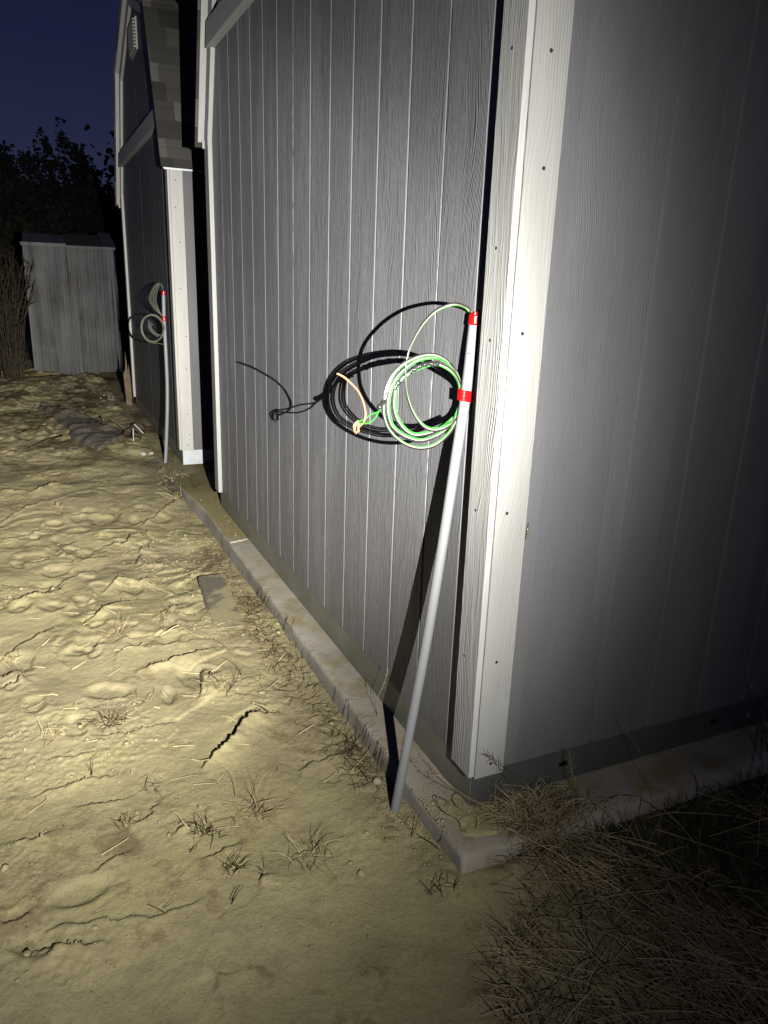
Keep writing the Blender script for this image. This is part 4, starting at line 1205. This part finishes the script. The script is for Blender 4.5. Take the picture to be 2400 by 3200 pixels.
seed_stalk([(-.05, .50, .0), (-.06, .49, .07), (-.05, .47, .14), (-.045, .45, .20)], 'upright stalk with a pale seed head in front of the base rail', 10, .0008, 'straw', sl=.014)
seed_stalk([(-.165, .92, -.06), (-.15, 1.0, .0), (-.16, 1.08, .06), (-.15, 1.10, .10)], 'dark branching weed stem rising beside the kerb', 14, .0012, 'twig', heads=.5)
seed_stalk([(-.045, .52, .0), (-.055, .53, .06), (-.05, .56, .10)], 'thin bare stem growing from the gap under the rail', 3, .0008, 'twig')

# curled tendrils on the washed corner
for (pts, lab, mt) in (([(-.045, .045, .006), (-.08, .045, .03), (-.085, .0, .02), (-.06, -.04, .012), (-.065, -.07, .012)], 'dark curled tendril on the corner of the footing', 'twig'),
                       ([(-.03, .04, .01), (-.04, .0, .02), (-.025, -.03, .015), (-.01, -.055, .013), (-.03, -.085, .012)], 'pale curled root on the corner of the footing', 'straw2')):
    b = Blades(); b.add([tuple(p) for p in spline(pts, 6)], .0014, .0009); tag(b.build('tendril', MT[mt]), lab, 'tendril')

# dry grass and green grass in the corner of the yard
def in_patch(x, y):
    # left limit of the grass as a polyline x(y)
    xs = np.interp(y, [-1.2, -.75, -.53, -.38, -.32, -.24, -.13, .0, .04], [-.42, -.30, -.235, -.15, -.02, -.015, .035, .06, .10])
    return x > xs
b = Blades(); bg_ = Blades(); b3 = Blades(); b4 = Blades()
cnt = 0
while cnt < 8500:
    x, y = rnd.uniform(-.42, 1.5), rnd.uniform(-1.05, .03)
    if not in_patch(x, y): continue
    if y > -.165 and x > .27: continue
    if y > -.165 and rnd.random() > .35: continue
    dedge = x - float(np.interp(y, [-1.2, -.75, -.53, -.38, -.32, -.24, -.13, .0], [-.42, -.30, -.235, -.15, -.02, -.015, .035, .06]))
    g = min(1.25, max(0, (x + .45 * y - .02) * 3.6)) + .22 * math.sin(x * 9 + y * 7)
    z = gz_fast(x, y)
    cl_ = vnoise(np.array([x * 9]), np.array([y * 9]), 5)[0]
    if rnd.random() > .35 + .9 * cl_: continue
    cnt += 1
    if rnd.random() < g * .75:
        pts = blade_pts(x, y, z - .003, rnd.uniform(.04, .13), rnd.uniform(0, 6.28), rnd.uniform(.4, 1.3), rnd.uniform(.4, 1.8), 5, .2)
        bg_.add(pts, .0017, .0004, True)
    else:
        a = rnd.gauss(2.5, .35) if cl_ > .52 else (rnd.gauss(1.75, .4) if cl_ > .36 else rnd.uniform(0, 6.28))
        if rnd.random() < .2: a = rnd.uniform(0, 6.28)
        ln = rnd.uniform(.03, .13) * (.6 + .4 * min(1, dedge * 6)); e0 = abs(rnd.gauss(.15, .35)); zz = z + rnd.uniform(0, .035)
        pts = blade_pts(x, y, zz, ln, a, e0, rnd.uniform(.0, .6), 4, .14)
        pts = [(p, q, max(s, gz_fast(p, q) + .001)) for p, q, s in pts]
        wide = rnd.random() < .12
        (b if rnd.random() < .6 else b3).add(pts, rnd.uniform(.002, .0034) if wide else rnd.uniform(.0008, .0017), .0005, wide)
for k in range(90):   # long bleached stems lying across the mat
    x, y = rnd.uniform(-.15, 1.2), rnd.uniform(-.95, -.22)
    if not in_patch(x, y): continue
    pts = blade_pts(x, y, gz_fast(x, y) + rnd.uniform(.02, .06), rnd.uniform(.10, .30), rnd.choice([2.4, -.7, 1.9]) + rnd.gauss(0, .35), rnd.uniform(-.05, .35), rnd.uniform(0, .5), 5, .06)
    b4.add([(p, q, max(s, gz_fast(p, q) + .002)) for p, q, s in pts], rnd.uniform(.0008, .0014), .0005)
for k in range(1500):   # fine tangle standing over the kerb at the corner
    x, y = rnd.gauss(.15, .065), rnd.gauss(-.105, .04)
    if x < .02 - .3 * (y + .05) or y > -.005: continue
    z = gz_fast(x, y)
    pts = blade_pts(x, y, z - .002, rnd.uniform(.03, .10), rnd.uniform(0, 6.28), rnd.uniform(.1, 1.3), rnd.uniform(.3, 2.4), 6, .5)
    pts = [(p, q if q < -.012 else -.012, max(s, gz_fast(p, q) + .001)) for p, q, s in pts]
    (b if rnd.random() < .5 else b3).add(pts, rnd.uniform(.0005, .0011), .0004)
tag(b.build('dry_grass', MT['grassdry']), 'matted dry grass lying in front of the shed corner', 'dry grass', kind='stuff')
tag(b4.build('bleached_stems', MT['straw']), 'long bleached stems lying across the dry grass', 'dry stems', kind='stuff')
tag(b3.build('straw_litter', MT['straw2']), 'paler broken straw strewn over the dry grass', 'straw litter', kind='stuff')
tag(bg_.build('green_grass', MT['grassgreen']), 'dark green grass in the shade at the lower right', 'grass', kind='stuff')

# pale seed-headed plant at the right edge
root = empty('flower_plant', (1.02, -.09, 0), 'weed with fluffy pale seed heads against the dark wall at the right edge', 'plant')
b = Blades(); hd = Blades()
for k in range(26):
    x, y = 1.02 + rnd.gauss(.06, .05), -.09 + rnd.gauss(-.03, .03)
    pts = blade_pts(x, y, gz_fast(x, y), rnd.uniform(.08, .26), rnd.uniform(0, 6.28), rnd.uniform(1.0, 1.5), rnd.uniform(.2, .9), 6, .2)
    b.add(pts, .0015, .0008)
    e = Vector(pts[-1])
    for q in range(16):
        d = Vector((rnd.gauss(0, 1), rnd.gauss(0, 1), rnd.gauss(.4, 1))).normalized() * .011
        hd.add([tuple(e), tuple(e + d * .5), tuple(e + d)], .0012, .0004, True)
    for q in range(3):
        p = Vector(pts[rnd.randrange(1, 5)]); d = Vector((rnd.gauss(0, 1), rnd.gauss(0, 1), .4)).normalized() * .03
        b.add([tuple(p), tuple(p + d * .5 + Vector((0, 0, .004))), tuple(p + d)], .003, .0005, True)
b.build('stems', mat_plain('weed_green', (.06, .075, .035), .7, 0, .3, 10), root)
hd.build('seed_heads', mat_plain('seed_fluff', (.50, .48, .43), .9, 0, .1, 30), root)

# crumbs of soil
ico = bmesh.new(); bmesh.ops.create_icosphere(ico, subdivisions=1, radius=1)
iv = np.array([v.co[:] for v in ico.verts]); ifc = np.array([[v.index for v in f.verts] for f in ico.faces]); ico.free()
VV = []; FF = []; n0 = 0
def crumb(x, y, r_):
    global n0
    k = 1 + .35 * nrs.randn(len(iv), 1).clip(-1, 1)
    st = nrs.uniform(.6, 1.35, 3)
    v = iv * k * r_ * st * np.array([1, 1, .75]) + np.array([x, y, gz_fast(x, y) + r_ * .12])
    VV.append(v); FF.append(ifc + n0); n0 += len(iv)
for k in range(1100):   # round the conduit foot and down toward the footing corner
    t = rnd.random(); crumb(-.19 + .10 * t + rnd.gauss(0, .05), .10 - .12 * t + rnd.gauss(0, .045), abs(rnd.gauss(0, .0017)) + .0006)
for k in range(2600):
    x, y = rnd.uniform(-1.25, -.12), rnd.uniform(-.3, 3.0)
    if vnoise(np.array([x * 5]), np.array([y * 5]), 77)[0] < .42: continue
    crumb(x, y, abs(rnd.gauss(0, .0015)) + .0006)
for k in range(1500):   # clods in the churned patches
    x, y = rnd.uniform(-1.25, -.13), rnd.uniform(-.25, 3.4)
    if vnoise(np.array([x * 2.3 + 3]), np.array([y * 2.3 + 7]), 61)[0] * .5 + vnoise(np.array([x * 6]), np.array([y * 6]), 62)[0] * .5 < .56: continue
    crumb(x, y, abs(rnd.gauss(0, .0036)) + .0012)
for k in range(120):
    crumb(rnd.gauss(-.05, .035), rnd.gauss(-.02, .06), abs(rnd.gauss(0, .0012)) + .0006)
for k in range(900):
    pl = list(CRACKS.values())[rnd.randrange(len(CRACKS))]; i = rnd.randrange(len(pl) - 1); t = rnd.random()
    crumb(pl[i][0] * (1 - t) + pl[i + 1][0] * t + rnd.gauss(0, .022), pl[i][1] * (1 - t) + pl[i + 1][1] * t + rnd.gauss(0, .022), abs(rnd.gauss(0, .0014)) + .0006)
for k in range(70):   # soil blown on the kerb top
    crumb(rnd.uniform(-.10, -.003), rnd.uniform(2.3, 3.4), abs(rnd.gauss(0, .002)) + .0008)
tag(link('soil_crumbs', npmesh('soil_crumbs', np.concatenate(VV), np.concatenate(FF), False), MT['ground']), 'loose crumbs of soil scattered over the sand', 'soil crumbs', kind='stuff')

# ================================================================== DRY WEED STAND AND TREES AT THE BACK
root = empty('weed_stand', (-1.3, 9.9, -.1), 'tall brown dry weeds at the left beside the pale metal shed', 'weeds')
b = Blades(); b2 = Blades()
wm = mat_plain('dry_weed_stalk', (.060, .046, .026), .8, 0, .4, 4)
for k in range(520):
    x, y = rnd.uniform(-2.6, -1.16), rnd.uniform(9.75, 10.9)
    h = rnd.uniform(.9, 1.75) * (1 if x < -1.15 else .8)
    pts = blade_pts(x, y, -.12, h, rnd.uniform(0, 6.28), 1.45, rnd.uniform(-.2, .5), 7, .5)
    b.add(pts, .009, .004)
    for q in range(9):
        p = pts[rnd.randrange(1, 7)]
        b2.add(blade_pts(p[0], p[1], p[2], rnd.uniform(.06, .22), rnd.uniform(0, 6.28), rnd.uniform(.2, 1.3), rnd.uniform(-.4, .4), 4, .4), .010, .002, True)
b.build('stalks', wm, root); b2.build('leaves', wm, root)


def tree(x, y, h, cw, lab, seed, nl, leaf, dense=1.0, trunk=.12, base=.25):
    rr = random.Random(seed)
    root = empty('tree', (x, y, -.1), lab, 'tree', 'trees against the night sky')
    tb = MB(); tips = []
    def grow(p, d, ln, r_, lev):
        pts = [p]; q = p.copy(); dd = d.copy()
        for i in range(4):
            dd = (dd + Vector((rr.gauss(0, .16), rr.gauss(0, .16), .05 + rr.gauss(0, .08)))).normalized()
            q = q + dd * ln / 4; pts.append(q.copy())
        tb.tube(pts, [r_ * (1 - .14 * i) for i in range(5)], 5 if lev else 8, False)
        if lev >= 2:
            for t in pts[1:]: tips.append((t.copy(), dd.copy()))
        if lev < 4:
            for i in range(rr.choice([3, 3, 4]) if lev < 3 else 3):
                s = pts[rr.choice([2, 3, 4, 4])]
                a = rr.uniform(0, 6.28); sp_ = rr.uniform(.4, .95)
                nd = (dd + Vector((math.cos(a) * sp_ * cw, math.sin(a) * sp_, rr.uniform(-.1, .35)))).normalized()
                grow(s, nd, ln * rr.uniform(.60, .78), r_ * .55, lev + 1)
    grow(Vector((x, y, -.1)), Vector((0, 0, 1)), h * base, trunk, 0)
    ks = h / max(t.z for t, d in tips)
    def sc(p): return (x + (p[0] - x) * ks * cw, y + (p[1] - y) * ks, -.1 + (p[2] + .1) * ks)
    tb.v = [sc(p) for p in tb.v]
    tips = [(Vector(sc(t)), d) for t, d in tips]
    tb.build('trunk', MT['bark'], root, True, fix=False)
    V = []; F = []; n = 0
    for k in range(nl):
        t, d = tips[rr.randrange(len(tips))]
        c = t + Vector((rr.gauss(0, .13), rr.gauss(0, .13), rr.gauss(0, .13))) * dense
        u = Vector((rr.gauss(0, 1), rr.gauss(0, 1), rr.gauss(-.3, .7))).normalized(); w_ = u.orthogonal().normalized() if rr.random() < .5 else u.cross(Vector((rr.random(), rr.random(), 1))).normalized()
        s = leaf * rr.uniform(.6, 1.3)
        for (a, b_2) in ((0, 0), (.25, .42), (.7, .34), (1, 0), (.7, -.34), (.25, -.42)):
            V.append(tuple(c + u * s * a + w_ * s * b_2))
        F.append(tuple(range(n, n + 6))); n += 6
    link('crown', npmesh('crown', np.array(V), np.array(F)), MT['leaf'], root)
    return root


tree(-.25, 24.0, 4.95, .62, 'slender leafy tree left of centre in the gap, top against the sky', 5, 2200, .12, .5, .05, .22)
tree(1.55, 24.5, 5.45, .62, 'taller leafy tree rising behind the edge of the farther shed', 12, 3400, .12, .5, .06, .20)
tree(.75, 24.2, 4.7, .6, 'thin leafy tree between the two taller ones', 8, 2000, .12, .5, .05, .2)
tree(-1.5, 22.5, 3.55, .8, 'low rounded dark tree at the left edge', 21, 6500, .15, 2.0, .10)
tree(.2, 22.0, 3.0, .9, 'bushy dark tree low behind the pale metal shed', 31, 6000, .15, 2.4, .10)
tree(1.9, 22.3, 3.3, .8, 'bushy dark tree low behind the blue tarp', 33, 5000, .15, 2.4, .10)
for i, (x, y, h, lab) in enumerate(((-2.4, 20.5, 2.5, 'dark hedge-like bush behind the dry weeds'), (-.9, 19.5, 2.1, 'low dark bush just left behind the pale metal shed'), (-4.4, 21, 3.0, 'dark bush left of the dry weeds'))):
    tree(x, y, h, 1.3, lab, 71 + i, 5500, .16, 2.6, .08)
for i, (x, y, h, lab) in enumerate(((-4.2, 24, 5.0, 'dark tree well to the left of the yard'), (-7.8, 26, 6.2, 'tall dark tree far to the left of the yard'), (5.2, 26, 6.0, 'dark tree hidden behind the sheds'))):
    tree(x, y, h, 1.1, lab, 51 + i, 3500, .22, 2.6, .12)
